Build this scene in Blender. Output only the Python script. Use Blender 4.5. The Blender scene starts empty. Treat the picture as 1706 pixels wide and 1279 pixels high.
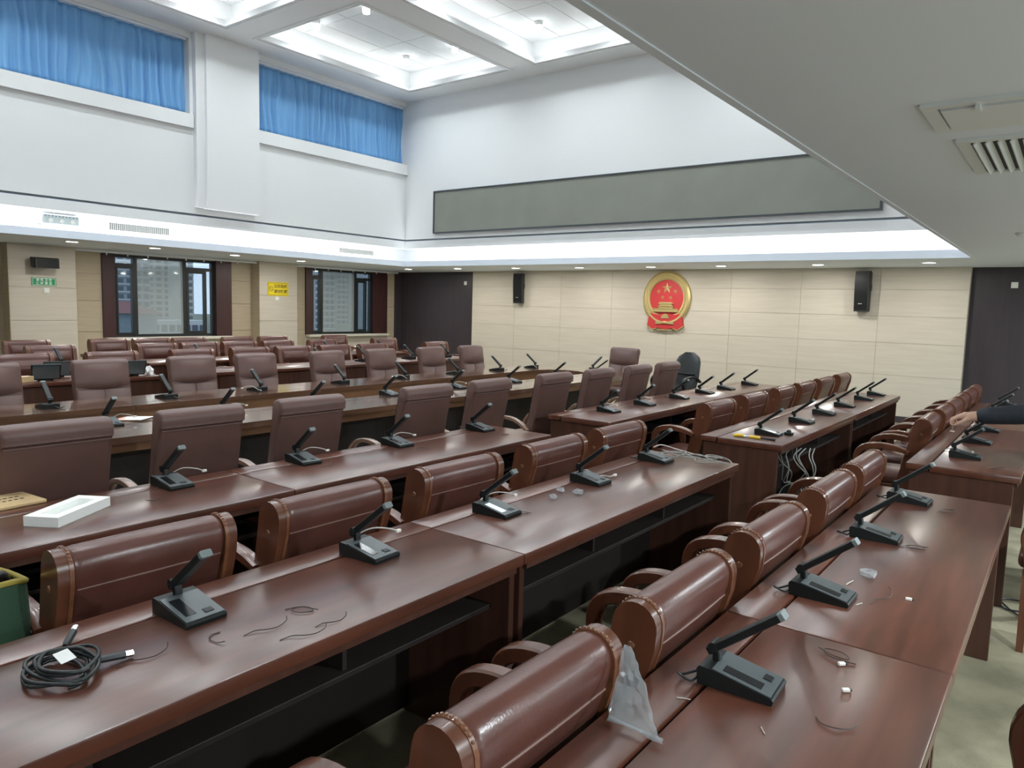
import bpy, bmesh, math, random
from mathutils import Vector, Matrix
random.seed(7)
scene = bpy.context.scene
COL = scene.collection
PI = math.pi

# ------------------------------------------------------------------ camera, world, exposure
CAM_H = 1.62
yaw, pitch, roll, FPX = math.radians(37.2822), math.radians(6.0059), math.radians(-1.6045), 1219.1
fwd = Vector((-math.sin(yaw)*math.cos(pitch), math.cos(yaw)*math.cos(pitch), -math.sin(pitch)))
rgt = Vector((math.cos(yaw), math.sin(yaw), 0)); dwn = fwd.cross(rgt)
r2 = math.cos(roll)*rgt + math.sin(roll)*dwn
d2 = -math.sin(roll)*rgt + math.cos(roll)*dwn
cam_data = bpy.data.cameras.new('camera'); cam = bpy.data.objects.new('camera', cam_data); COL.objects.link(cam)
cam_data.sensor_width = 36.0; cam_data.sensor_fit = 'HORIZONTAL'; cam_data.lens = 36.0*FPX/1706.0
cam_data.clip_start = 0.02; cam_data.clip_end = 1500
cam.matrix_world = Matrix(((r2.x, -d2.x, -fwd.x, 0), (r2.y, -d2.y, -fwd.y, 0), (r2.z, -d2.z, -fwd.z, CAM_H), (0, 0, 0, 1)))
scene.camera = cam
scene.view_settings.view_transform = 'Standard'; scene.view_settings.look = 'None'
scene.view_settings.gamma = 1.0; scene.view_settings.use_curve_mapping = False
scene.view_settings.exposure = 0.45
world = bpy.data.worlds.new('world'); scene.world = world; world.use_nodes = True
bg = world.node_tree.nodes['Background']; bg.inputs[0].default_value = (0.62, 0.72, 0.84, 1); bg.inputs[1].default_value = 1.05
K_COVE, K_COFFER, K_DOWN, K_CYL, K_SIDE = 3.2, 1.35, 11.5, 74.0, 62.0     # lamp powers (W per metre of strip, W per lamp)

# ------------------------------------------------------------------ materials
def node_mat(name):
    m = bpy.data.materials.new(name); m.use_nodes = True
    return m, m.node_tree.nodes, m.node_tree.links, m.node_tree.nodes['Principled BSDF']
def mat(name, col, rough=0.5, metal=0.0, coat=0.0, var=0.0, scale=8.0, stretch=(1, 1, 1), bump=0.0, bscale=60.0, spec=0.5, coat_rough=0.1, col2=None, detail=4.0):
    m, N, L, b = node_mat(name)
    b.inputs['Base Color'].default_value = (*col, 1); b.inputs['Roughness'].default_value = rough
    b.inputs['Metallic'].default_value = metal; b.inputs['Coat Weight'].default_value = coat
    b.inputs['Coat Roughness'].default_value = coat_rough; b.inputs['Specular IOR Level'].default_value = spec
    if var or bump:
        tc = N.new('ShaderNodeTexCoord'); mp = N.new('ShaderNodeMapping'); mp.inputs['Scale'].default_value = stretch
        L.new(tc.outputs['Object'], mp.inputs['Vector'])
    if var:
        nz = N.new('ShaderNodeTexNoise'); nz.inputs['Scale'].default_value = scale; nz.inputs['Detail'].default_value = detail
        L.new(mp.outputs[0], nz.inputs['Vector'])
        rp = N.new('ShaderNodeValToRGB'); rp.color_ramp.elements[0].position = 0.3; rp.color_ramp.elements[1].position = 0.7
        c2 = col2 if col2 else tuple(min(1, c*(1+var)) for c in col)
        rp.color_ramp.elements[0].color = (*[c*(1-var) for c in col], 1); rp.color_ramp.elements[1].color = (*c2, 1)
        L.new(nz.outputs['Fac'], rp.inputs[0]); L.new(rp.outputs[0], b.inputs['Base Color'])
    if bump:
        n2 = N.new('ShaderNodeTexNoise'); n2.inputs['Scale'].default_value = bscale; n2.inputs['Detail'].default_value = 3
        L.new(mp.outputs[0], n2.inputs['Vector'])
        bp = N.new('ShaderNodeBump'); bp.inputs['Strength'].default_value = bump; bp.inputs['Distance'].default_value = 0.01
        L.new(n2.outputs['Fac'], bp.inputs['Height']); L.new(bp.outputs[0], b.inputs['Normal'])
    return m
def emit(name, col, s):
    m, N, L, b = node_mat(name)
    b.inputs['Base Color'].default_value = (*col, 1); b.inputs['Emission Color'].default_value = (*col, 1); b.inputs['Emission Strength'].default_value = s
    return m
MT = {}
MT['white'] = mat('white_paint', (0.80, 0.82, 0.83), 0.75, spec=0.25)
MT['soffit'] = mat('soffit_paint', (0.79, 0.87, 0.98), 0.8, spec=0.2)
MT['tile'] = mat('ceiling_tile', (0.70, 0.73, 0.74), 0.8, spec=0.2, var=0.03, scale=3)
MT['carpet'] = mat('carpet', (0.275, 0.25, 0.172), 0.95, var=0.22, scale=5, bump=0.5, bscale=260, spec=0.1)
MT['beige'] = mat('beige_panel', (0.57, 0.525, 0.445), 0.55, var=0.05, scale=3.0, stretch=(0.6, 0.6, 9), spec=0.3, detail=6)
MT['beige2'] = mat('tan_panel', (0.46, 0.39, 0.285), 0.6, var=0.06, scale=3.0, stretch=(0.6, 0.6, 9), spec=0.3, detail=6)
MT['joint'] = mat('panel_joint', (0.47, 0.42, 0.335), 0.8)
MT['darkwood'] = mat('dark_wood_wall', (0.046, 0.037, 0.044), 0.38, var=0.10, scale=3, stretch=(6, 6, 0.5), spec=0.45)
MT['casing'] = mat('window_casing', (0.05, 0.018, 0.018), 0.4, var=0.2, scale=3, stretch=(6, 6, 0.5))
MT['desk'] = mat('mahogany_top', (0.098, 0.032, 0.018), 0.30, coat=0.5, coat_rough=0.22, var=0.30, scale=2.4, stretch=(9, 0.9, 9), spec=0.6, detail=8)
MT['desk'].node_tree.nodes['Principled BSDF'].inputs['Coat IOR'].default_value = 1.55
MT['deskside'] = mat('mahogany_panel', (0.070, 0.028, 0.018), 0.38, coat=0.15, var=0.25, scale=2.2, stretch=(9, 9, 0.8), detail=7)
MT['deskdark'] = mat('desk_inside', (0.018, 0.012, 0.010), 0.6)
MT['oval'] = mat('ring_wood', (0.115, 0.056, 0.032), 0.26, coat=1.0, coat_rough=0.10, var=0.28, scale=2.2, stretch=(9, 0.9, 9), spec=0.6, detail=8)
MT['ovalskirt'] = mat('ring_skirt_wood', (0.19, 0.095, 0.045), 0.35, coat=0.3, var=0.2, scale=2.2, stretch=(9, 0.9, 9), detail=7)
MT['groove'] = mat('groove_black', (0.008, 0.007, 0.007), 0.7)
MT['leather'] = mat('brown_leather', (0.100, 0.037, 0.028), 0.28, var=0.10, scale=6, bump=0.06, bscale=140, spec=0.55)
MT['leather2'] = mat('grey_brown_leather', (0.115, 0.060, 0.050), 0.40, var=0.08, scale=6, bump=0.06, bscale=140, spec=0.5)
MT['leatherpad'] = mat('pale_brown_leather', (0.150, 0.092, 0.080), 0.42, var=0.07, scale=6, bump=0.06, bscale=140, spec=0.45)
MT['piping'] = mat('leather_piping', (0.15, 0.075, 0.058), 0.4)
MT['chairwood'] = mat('chair_wood', (0.115, 0.039, 0.020), 0.28, coat=0.5, coat_rough=0.12, var=0.25, scale=3, stretch=(5, 5, 1), detail=6)
MT['armwood'] = mat('arm_wood', (0.20, 0.12, 0.085), 0.25, coat=0.6, coat_rough=0.1, var=0.15, scale=3)
MT['carved'] = mat('carved_gilt_wood', (0.17, 0.065, 0.03), 0.3, coat=0.5, var=0.25, scale=40)
MT['blackplastic'] = mat('black_plastic', (0.010, 0.012, 0.012), 0.42, spec=0.3)
MT['micgrey'] = mat('mic_face_grey', (0.075, 0.088, 0.092), 0.33)
MT['micscreen'] = mat('mic_screen', (0.012, 0.013, 0.015), 0.15)
MT['mictip'] = mat('mic_tip_grey', (0.16, 0.19, 0.19), 0.4)
MT['miclit'] = emit('mic_screen_lit', (0.55, 0.75, 0.95), 0.9)
MT['chrome'] = mat('chrome', (0.75, 0.76, 0.77), 0.2, metal=1)
MT['cable_w'] = mat('white_cable', (0.50, 0.48, 0.44), 0.45)
MT['cable_g'] = mat('grey_cable', (0.26, 0.27, 0.25), 0.45)
MT['cable_k'] = mat('black_cable', (0.013, 0.016, 0.017), 0.42)
MT['plug'] = mat('clear_plug', (0.72, 0.70, 0.64), 0.3)
MT['tie'] = mat('dark_twist_tie', (0.03, 0.018, 0.014), 0.5)
MT['orange'] = mat('orange_wire', (0.62, 0.22, 0.03), 0.45)
MT['yellowp'] = mat('yellow_plastic', (0.75, 0.50, 0.03), 0.4)
MT['foam'] = mat('white_foam', (0.80, 0.82, 0.79), 0.85, bump=0.15, bscale=120)
MT['kraft'] = mat('kraft_card', (0.56, 0.40, 0.21), 0.8, var=0.08, scale=12)
MT['ink'] = mat('dark_ink', (0.05, 0.035, 0.02), 0.8)
MT['paper'] = mat('white_paper', (0.78, 0.78, 0.76), 0.7)
MT['redink'] = mat('orange_print', (0.70, 0.22, 0.10), 0.7)
MT['steel'] = mat('brushed_steel', (0.6, 0.6, 0.6), 0.3, metal=1)
MT['gold'] = mat('gold_relief', (0.56, 0.45, 0.20), 0.42, metal=0.6)
MT['emblemred'] = mat('emblem_red', (0.50, 0.036, 0.040), 0.45)
MT['led'] = mat('led_panel', (0.245, 0.26, 0.225), 0.55, var=0.05, scale=2.0, bump=0.08, bscale=220)
MT['ledframe'] = mat('led_frame', (0.05, 0.06, 0.07), 0.4)
MT['speaker'] = mat('speaker_black', (0.022, 0.026, 0.029), 0.5)
MT['green'] = mat('green_sign', (0.012, 0.30, 0.115), 0.45)
MT['yellow'] = mat('yellow_sign', (0.82, 0.66, 0.02), 0.45)
MT['signwhite'] = mat('sign_white', (0.82, 0.85, 0.82), 0.5)
MT['signdark'] = mat('sign_dark', (0.16, 0.10, 0.01), 0.5)
MT['switch'] = mat('switch_plastic', (0.78, 0.78, 0.75), 0.4)
MT['winframe'] = mat('window_frame_black', (0.014, 0.019, 0.020), 0.4)
MT['sill'] = mat('cream_sill', (0.66, 0.64, 0.55), 0.5)
MT['vent'] = mat('vent_white', (0.76, 0.81, 0.86), 0.5)
MT['ventdark'] = mat('vent_dark', (0.05, 0.06, 0.07), 0.7)
MT['lampbody'] = mat('lamp_body', (0.75, 0.76, 0.76), 0.4)
MT['lampdisc'] = emit('lamp_disc', (1.0, 0.97, 0.90), 16.0)
MT['cyldisc'] = emit('cylinder_disc', (0.93, 0.97, 1.0), 13.0)
MT['bagcloth'] = mat('green_bag_cloth', (0.030, 0.075, 0.040), 0.8, bump=0.3, bscale=90)
MT['bagtrim'] = mat('bag_yellow_trim', (0.28, 0.22, 0.03), 0.6)
MT['toolred'] = mat('tool_red', (0.55, 0.02, 0.03), 0.4)
MT['navy'] = mat('navy_sleeve', (0.012, 0.017, 0.026), 0.75, bump=0.4, bscale=30, var=0.2, scale=10)
MT['skin'] = mat('skin', (0.50, 0.30, 0.215), 0.5, var=0.06, scale=20)
MT['hair'] = mat('black_hair', (0.012, 0.010, 0.009), 0.5)
MT['blackleather'] = mat('black_leather', (0.012, 0.015, 0.016), 0.36, bump=0.08, bscale=60)
MT['screen'] = mat('tablet_screen', (0.10, 0.125, 0.13), 0.12, spec=0.8)
# curtain cloth (slightly translucent)
m, N, L, b = node_mat('blue_curtain'); b.inputs['Base Color'].default_value = (0.27, 0.55, 0.86, 1); b.inputs['Roughness'].default_value = 0.85
b.inputs['Specular IOR Level'].default_value = 0.15
tr = N.new('ShaderNodeBsdfTranslucent'); tr.inputs[0].default_value = (0.22, 0.48, 0.85, 1)
mx = N.new('ShaderNodeMixShader'); mx.inputs[0].default_value = 0.25; L.new(b.outputs[0], mx.inputs[1]); L.new(tr.outputs[0], mx.inputs[2])
L.new(mx.outputs[0], N['Material Output'].inputs[0]); MT['curtain'] = m
def glass_mat(name, tint, gloss):
    m, N, L, b = node_mat(name)
    t = N.new('ShaderNodeBsdfTransparent'); t.inputs[0].default_value = (*tint, 1)
    g = N.new('ShaderNodeBsdfGlossy'); g.inputs[0].default_value = (0.9, 0.95, 0.95, 1); g.inputs['Roughness'].default_value = 0.03
    x = N.new('ShaderNodeMixShader'); x.inputs[0].default_value = gloss
    L.new(t.outputs[0], x.inputs[1]); L.new(g.outputs[0], x.inputs[2]); L.new(x.outputs[0], N['Material Output'].inputs[0]); return m
MT['glass'] = glass_mat('window_glass', (0.82, 0.88, 0.92), 0.07)
MT['glass2'] = glass_mat('dusty_glass', (0.72, 0.79, 0.80), 0.10)
m, N, L, b = node_mat('dusty_film'); b.inputs['Base Color'].default_value = (0.66, 0.73, 0.73, 1); b.inputs['Roughness'].default_value = 0.9
t = N.new('ShaderNodeBsdfTransparent'); x = N.new('ShaderNodeMixShader'); x.inputs[0].default_value = 0.25
L.new(t.outputs[0], x.inputs[1]); L.new(b.outputs[0], x.inputs[2]); L.new(x.outputs[0], N['Material Output'].inputs[0]); MT['mesh_screen'] = m
m, N, L, b = node_mat('clear_plastic'); b.inputs['Base Color'].default_value = (0.60, 0.64, 0.66, 1); b.inputs['Roughness'].default_value = 0.18
b.inputs['Coat Weight'].default_value = 1.0
t = N.new('ShaderNodeBsdfTransparent'); t.inputs[0].default_value = (0.93, 0.95, 0.96, 1); x = N.new('ShaderNodeMixShader'); x.inputs[0].default_value = 0.26
L.new(t.outputs[0], x.inputs[1]); L.new(b.outputs[0], x.inputs[2]); L.new(x.outputs[0], N['Material Output'].inputs[0]); MT['plastic'] = m
MT['tower'] = mat('tower_wall', (0.36, 0.37, 0.40), 0.9, var=0.05, scale=0.2)
MT['tower2'] = mat('tower_wall_pale_haze', (0.44, 0.46, 0.47), 0.9, var=0.05, scale=0.2)  # pale tower colours stand in for aerial haze
MT['towerwin'] = mat('tower_window', (0.10, 0.12, 0.15), 0.3)
MT['towerband'] = mat('tower_band', (0.55, 0.56, 0.58), 0.9)
MT['redroof'] = mat('red_roof', (0.26, 0.11, 0.11), 0.9)
MT['house'] = mat('house_wall', (0.24, 0.29, 0.33), 0.9)
MT['ground'] = mat('outside_ground', (0.14, 0.17, 0.14), 0.95, var=0.2, scale=0.3)

# ------------------------------------------------------------------ mesh helpers
class MB:
    def __init__(s): s.v = []; s.f = []
    def add(s, vs, fs):
        o = len(s.v); s.v += [tuple(p) for p in vs]; s.f += [tuple(i+o for i in f) for f in fs]; return s
    def box(s, x0, x1, y0, y1, z0, z1, bev=0.0, seg=2):
        if bev <= 0:
            v = [(x0,y0,z0),(x1,y0,z0),(x1,y1,z0),(x0,y1,z0),(x0,y0,z1),(x1,y0,z1),(x1,y1,z1),(x0,y1,z1)]
            return s.add(v, [(3,2,1,0),(4,5,6,7),(0,1,5,4),(1,2,6,5),(2,3,7,6),(3,0,4,7)])
        bm = bmesh.new(); bmesh.ops.create_cube(bm, size=1)
        for q in bm.verts: q.co = Vector(((x0+x1)/2+q.co.x*(x1-x0), (y0+y1)/2+q.co.y*(y1-y0), (z0+z1)/2+q.co.z*(z1-z0)))
        bmesh.ops.bevel(bm, geom=bm.edges[:], offset=bev, segments=seg, affect='EDGES', profile=0.5)
        return s.frombm(bm)
    def frombm(s, bm, M=None):
        bm.verts.index_update()
        vs = [(M @ q.co if M else q.co)[:] for q in bm.verts]; fs = [[q.index for q in f.verts] for f in bm.faces]; bm.free()
        return s.add(vs, fs)
    def prism(s, poly, a0, a1, axis='y'):
        n = len(poly)
        P = {'y': lambda p, a: (p[0], a, p[1]), 'x': lambda p, a: (a, p[0], p[1]), 'z': lambda p, a: (p[0], p[1], a)}[axis]
        return s.loft([[P(p, a0) for p in poly], [P(p, a1) for p in poly]])
    def loft(s, rings, caps=True, closed=True):
        n = len(rings[0]); vs = [p for r in rings for p in r]; fs = []
        for i in range(len(rings)-1):
            for j in range(n if closed else n-1):
                k = (j+1) % n; fs.append((i*n+j, i*n+k, (i+1)*n+k, (i+1)*n+j))
        if caps: fs.append(tuple(reversed(range(n)))); fs.append(tuple(range((len(rings)-1)*n, len(rings)*n)))
        return s.add(vs, fs)
    def tube(s, path, r, n=6, flat=None):
        path = [Vector(p) for p in path]; rings = []; up = None
        for i, p in enumerate(path):
            t = (path[min(i+1, len(path)-1)] - path[max(i-1, 0)]).normalized()
            if up is None:
                up = Vector((0, 0, 1)) if abs(t.z) < 0.9 else Vector((1, 0, 0))
            u = (up - t*up.dot(t)); u = u.normalized() if u.length > 1e-6 else t.orthogonal().normalized(); up = u
            w = t.cross(u); rr = r[i] if isinstance(r, (list, tuple)) else r
            fl = flat if flat else (1, 1)
            rings.append([tuple(p + u*math.cos(2*PI*k/n)*rr*fl[0] + w*math.sin(2*PI*k/n)*rr*fl[1]) for k in range(n)])
        return s.loft(rings)
    def bar(s, path, w, h):       # rectangular section swept along a path lying in an xz plane; w across y, h in the plane
        path = [Vector(p) for p in path]; rings = []
        for i, p in enumerate(path):
            t = (path[min(i+1, len(path)-1)] - path[max(i-1, 0)]).normalized(); nrm = Vector((-t.z, 0, t.x)); yv = Vector((0, 1, 0))
            hh = h[i] if isinstance(h, (list, tuple)) else h
            c = 0.25
            pts = [(-1, -1+c), (-1, 1-c), (-1+c, 1), (1-c, 1), (1, 1-c), (1, -1+c), (1-c, -1), (-1+c, -1)]
            rings.append([tuple(p + yv*(a*w/2) + nrm*(b_*hh/2)) for a, b_ in pts])
        return s.loft(rings)
    def lathe(s, prof, n=24, axis='z', c=(0, 0, 0)):
        rings = []
        for r, h in prof:
            ring = []
            for k in range(n):
                a = 2*PI*k/n; x, y = r*math.cos(a), r*math.sin(a)
                p = (x, y, h) if axis == 'z' else ((h, x, y) if axis == 'x' else (x, h, y))
                ring.append((p[0]+c[0], p[1]+c[1], p[2]+c[2]))
            rings.append(ring)
        return s.loft(rings)
    def ball(s, c, r, n=8, m_=6):
        rr = r if isinstance(r, (tuple, list)) else (r, r, r)
        rings = []
        for i in range(1, m_):
            th = PI*i/m_
            rings.append([(c[0]+rr[0]*math.sin(th)*math.cos(2*PI*k/n), c[1]+rr[1]*math.sin(th)*math.sin(2*PI*k/n), c[2]-rr[2]*math.cos(th)) for k in range(n)])
        return s.loft(rings)
    def xf(s, M):
        s.v = [tuple(M @ Vector(p)) for p in s.v]; return s
    def mesh(s, name, material, smooth=40):
        me = bpy.data.meshes.new(name); me.from_pydata(s.v, [], s.f)
        bm = bmesh.new(); bm.from_mesh(me); bmesh.ops.recalc_face_normals(bm, faces=bm.faces); bm.to_mesh(me); bm.free()
        me.materials.append(MT[material] if isinstance(material, str) else material)
        if smooth:
            me.polygons.foreach_set('use_smooth', [True]*len(me.polygons)); me.set_sharp_from_angle(angle=math.radians(smooth))
        me.update(); return me
    def build(s, name, material, parent=None, smooth=40):
        return link(name, s.mesh(name, material, smooth), parent)
def link(name, data, parent=None, M=None):
    o = bpy.data.objects.new(name, data); COL.objects.link(o)
    if parent: o.parent = parent
    if M is not None: o.matrix_local = M
    return o
def tag(o, label=None, cat=None, group=None, kind=None):
    if label: o['label'] = label
    if cat: o['category'] = cat
    if group: o['group'] = group
    if kind: o['kind'] = kind
    return o
def thing(name, label, cat, loc=(0, 0, 0), rz=0.0, group=None):
    o = bpy.data.objects.new(name, None); COL.objects.link(o); o.empty_display_size = 0.05
    o.location = loc; o.rotation_euler = (0, 0, rz); return tag(o, label, cat, group)
def struct(name, mb, material, parent=None, smooth=0, label=None):
    o = mb.build(name, material, parent, smooth)
    if not parent: o['kind'] = 'structure'
    if label: o['label'] = label
    return o
def B(*a, **k): return MB().box(*a, **k)
def arc(cx, cz, r, a0, a1, n):
    return [(cx + r*math.cos(math.radians(a0+(a1-a0)*i/n)), cz + r*math.sin(math.radians(a0+(a1-a0)*i/n))) for i in range(n+1)]
def smooth_path(pts, n=6):       # Catmull-Rom through points
    P = [Vector(p) for p in pts]; P = [P[0]*2-P[1]] + P + [P[-1]*2-P[-2]]; out = []
    for i in range(1, len(P)-2):
        for k in range(n):
            t = k/n; a, b_, c, d = P[i-1], P[i], P[i+1], P[i+2]
            out.append(0.5*((2*b_) + (c-a)*t + (2*a-5*b_+4*c-d)*t*t + (3*b_-a-3*c+d)*t**3))
    out.append(P[-2]); return out
def area(name, loc, size, direction, power, col=(1, 1, 1), parent=None):
    l = bpy.data.lights.new(name, 'AREA'); l.shape = 'RECTANGLE'; l.size, l.size_y = size; l.energy = power; l.color = col
    o = bpy.data.objects.new(name, l); COL.objects.link(o); o.location = loc
    o.rotation_euler = Vector(direction).to_track_quat('-Z', 'Y').to_euler()
    return o
ORD = ['', 'first', 'second', 'third', 'fourth', 'fifth', 'sixth', 'seventh', 'eighth', 'ninth', 'tenth', 'eleventh', 'twelfth']

def strip(name, c, axis, d, length, width, power, col=(1.0, 0.99, 0.97)):
    l = bpy.data.lights.new(name, 'AREA'); l.shape = 'RECTANGLE'; l.size, l.size_y = length, width; l.energy = power; l.color = col
    o = bpy.data.objects.new(name, l); COL.objects.link(o)
    X = Vector(axis).normalized(); Z = -Vector(d).normalized(); Z = (Z - X*Z.dot(X)).normalized(); Y = Z.cross(X)
    o.matrix_world = Matrix(((X.x, Y.x, Z.x, c[0]), (X.y, Y.y, Z.y, c[1]), (X.z, Y.z, Z.z, c[2]), (0, 0, 0, 1))); return o

# ================================================================== STRUCTURE
XL, XR, YB, YF = -13.25, 5.0, 12.75, -5.0          # lower room: left wall (recess), right wall, back (dark) wall, front wall
ZS = 2.387                                          # soffit underside
OX0, OX1, OY0, OY1 = -11.00, -1.07, -1.40, 10.70    # opening in the soffit
ZC = 5.65                                           # upper ceiling (beam underside)
struct('floor', B(XL-0.3, XR+0.3, YF-0.3, YB+0.3, -0.1, 0), 'carpet', label='olive beige carpeted floor')
PLAT = 0.09
struct('floor', B(XL, -6.96, 0.2, 10.2, 0.002, PLAT), 'carpet', label='low carpeted platform under the far rows')
# soffit slabs
sf = B(XL-0.3, OX1, OY1, YB+0.3, ZS, ZS+0.03); sf.box(XL-0.3, OX0, YF, OY1, ZS, ZS+0.03)
sf.box(OX1, XR+0.3, YF-0.3, YB+0.3, ZS, ZS+0.03); sf.box(OX0, OX1, YF-0.3, OY0, ZS, ZS+0.03)
struct('ceiling', sf, 'soffit', label='low grey white soffit around the ceiling opening')
def ring(mb, x0, x1, y0, y1, t, z0, z1):      # frame hugging the inside edge of a rectangle, growing outwards by t
    mb.box(x0-t, x0, y0-t, y1+t, z0, z1); mb.box(x1, x1+t, y0-t, y1+t, z0, z1)
    mb.box(x0, x1, y0-t, y0, z0, z1); mb.box(x0, x1, y1, y1+t, z0, z1); return mb
struct('trim_1', ring(MB(), OX0+0.005, OX1-0.005, OY0+0.005, OY1-0.005, 0.035, ZS-0.005, ZS+0.10), 'soffit', label='white lip along the edge of the ceiling opening')
g = 0.40
struct('trim_2', ring(MB(), OX0-g, OX1+g, OY0-g, OY1+g, 0.03, ZS+0.03, 2.78), 'white', label='white back face of the lit cove')
g = 0.078
struct('trim_3', ring(MB(), OX0-g, OX1+g, OY0-g, OY1+g, 0.352, 2.75, 2.895), 'white', label='white cornice band above the cove')
UB, UL, UR, UF = OY1+0.07, OX0-0.07, OX1+0.07, OY0-0.07
struct('wall_back', B(UL-0.3, UR+0.3, UB, UB+0.3, 2.93, 6.2), 'white', label='white upper back wall')
struct('wall_right', B(UR, UR+0.3, UF, UB, 2.93, 6.2), 'white', label='white upper right wall')
struct('wall_front', B(UL-0.3, UR+0.3, UF-0.3, UF, 2.93, 6.2), 'white', label='white upper wall behind the camera')
W1 = (2.40, 6.17); W2 = (7.33, UB); WZ = (4.22, 5.56)
w = MB(); t = 0.3
w.box(UL-t, UL, UF, UB, 2.93, WZ[0]); w.box(UL-t, UL, UF, UB, WZ[1], 6.2)
w.box(UL-t, UL, UF, W1[0], WZ[0], WZ[1]); w.box(UL-t, UL, W1[1], W2[0], WZ[0], WZ[1])
struct('wall_left', w, 'white', label='white upper left wall with two curtained openings')
# pilaster between the two upper windows
p = B(UL, UL+0.16, 6.36, 7.28, 3.02, ZC); struct('trim_4', p, 'white', label='white pilaster between the upper windows')
struct('trim_5', B(UL, UL+0.10, 6.22, 6.36, 3.03, ZC), 'white', label='narrow white board beside the pilaster')
for i, (a, b_) in enumerate((W1, W2)):
    struct('trim_%d' % (6+i), B(UL-0.02, UL+0.06, a-(0.02 if i == 0 else 0.0), b_ - (0.005 if i else -0.03), WZ[0], WZ[0]+0.205), 'white', label=('long' if i == 0 else 'shorter')+' white sill board under the blue curtain')
    wn = struct('window_%d' % (3+i), B(UL-0.28, UL-0.24, a, b_, WZ[0]+0.1, WZ[0]+0.16), 'winframe', label='upper window behind the blue curtain')
    n = 3
    for k in range(n+1):
        yy = a + (b_-a)*k/n; B(UL-0.28, UL-0.24, yy-0.03, yy+0.03, WZ[0]+0.16, WZ[1]-0.06).build('mullion', 'winframe', wn, 0)
    B(UL-0.28, UL-0.24, a, b_, WZ[1]-0.06, WZ[1]).build('head_rail', 'winframe', wn, 0)
    for k in range(n):
        B(UL-0.265, UL-0.255, a+(b_-a)*k/n+0.03, a+(b_-a)*(k+1)/n-0.03, WZ[0]+0.16, WZ[1]-0.06).build('pane', 'glass', wn, 0)
# upper ceiling with coffers
CX = [(-10.40, -8.07), (-7.45, -5.12), (-4.50, -2.17)]; CY = [(-0.69, 2.54), (3.14, 6.37), (6.97, 10.18)]
bm_ = MB(); X = [UL] + [q for c in CX for q in c] + [UR]; Y = [UF] + [q for c in CY for q in c] + [UB]
for i in range(0, 8, 2): bm_.box(X[i], X[i+1], UF, UB, ZC, ZC+0.03)
for i in range(0, 8, 2):
    for c in CX: bm_.box(c[0], c[1], Y[i], Y[i+1], ZC, ZC+0.03)
ceil = struct('ceiling', bm_, 'white', label='white coffered upper ceiling')
go = 0.25; wl = MB()
xs = [UL] + [q for c in CX for q in (c[0]-go, c[1]+go)] + [UR]; ys = [UF] + [q for c in CY for q in (c[0]-go, c[1]+go)] + [UB]
for i in range(0, 8, 2): wl.box(xs[i], xs[i+1], UF, UB, ZC+0.03, 6.12)
for i in range(0, 8, 2):
    for j in range(1, 7, 2): wl.box(xs[j], xs[j+1], ys[i], ys[i+1], ZC+0.03, 6.12)
wl.build('cove_wall', 'white', ceil, 0)
B(UL-0.3, UR+0.3, UF-0.3, UB+0.3, 6.12, 6.16).build('ceiling_deck', 'tile', ceil, 0)
tile_cache = {}
for cx in CX:
    for cy in CY:
        ring(MB(), cx[0]+0.005, cx[1]-0.005, cy[0]+0.005, cy[1]-0.005, 0.022, ZC-0.005, ZC+0.085).build('coffer_lip', 'white', ceil, 0)
        ring(MB(), cx[0]-0.05, cx[1]+0.05, cy[0]-0.05, cy[1]+0.05, 0.035, ZC-0.018, ZC+0.001).build('moulding', 'white', ceil, 0)
        a0, a1, b0, b1 = cx[0]-go, cx[1]+go, cy[0]-go, cy[1]+go; nx, ny = 5, 3; gp = 0.006
        dx, dy = (a1-a0)/nx, (b1-b0)/ny; key = (round(dx, 3), round(dy, 3))
        if key not in tile_cache: tile_cache[key] = B(-dx/2+gp, dx/2-gp, -dy/2+gp, dy/2-gp, 0, 0.03).mesh('ceiling_tile', 'tile', 0)
        for i in range(nx):
            for j in range(ny):
                link('ceiling_tile', tile_cache[key], ceil, Matrix.Translation((a0+dx*(i+.5), b0+dy*(j+.5), 6.085)))
        lx, ly = cx[1]-cx[0], cy[1]-cy[0]; mx_, my_ = sum(cx)/2, sum(cy)/2; o_ = 0.12; zz = ZC+0.05
        for (c, ax, ln) in (((mx_, cy[0]-o_, zz), (1, 0, 0), lx), ((mx_, cy[1]+o_, zz), (1, 0, 0), lx), ((cx[0]-o_, my_, zz), (0, 1, 0), ly), ((cx[1]+o_, my_, zz), (0, 1, 0), ly)):
            strip('coffer_strip', c, ax, (0, 0, 1), ln, 0.06, K_COFFER*ln)
# cove strips round the opening
mxx, myy = (OX0+OX1)/2, (OY0+OY1)/2; zz = ZS+0.06
for (c, ax, d, ln) in (((mxx, OY1+0.12, zz), (1, 0, 0), (0, 0.8, 1), OX1-OX0-0.32), ((OX0-0.12, myy, zz), (0, 1, 0), (-0.8, 0, 1), OY1-OY0-0.32),
                       ((OX1+0.12, myy, zz), (0, 1, 0), (0.8, 0, 1), OY1-OY0-0.32), ((mxx, OY0-0.12, zz), (1, 0, 0), (0, -0.8, 1), OX1-OX0-0.32)):
    strip('cove_strip', c, ax, d, ln, 0.05, K_COVE*ln)
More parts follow.
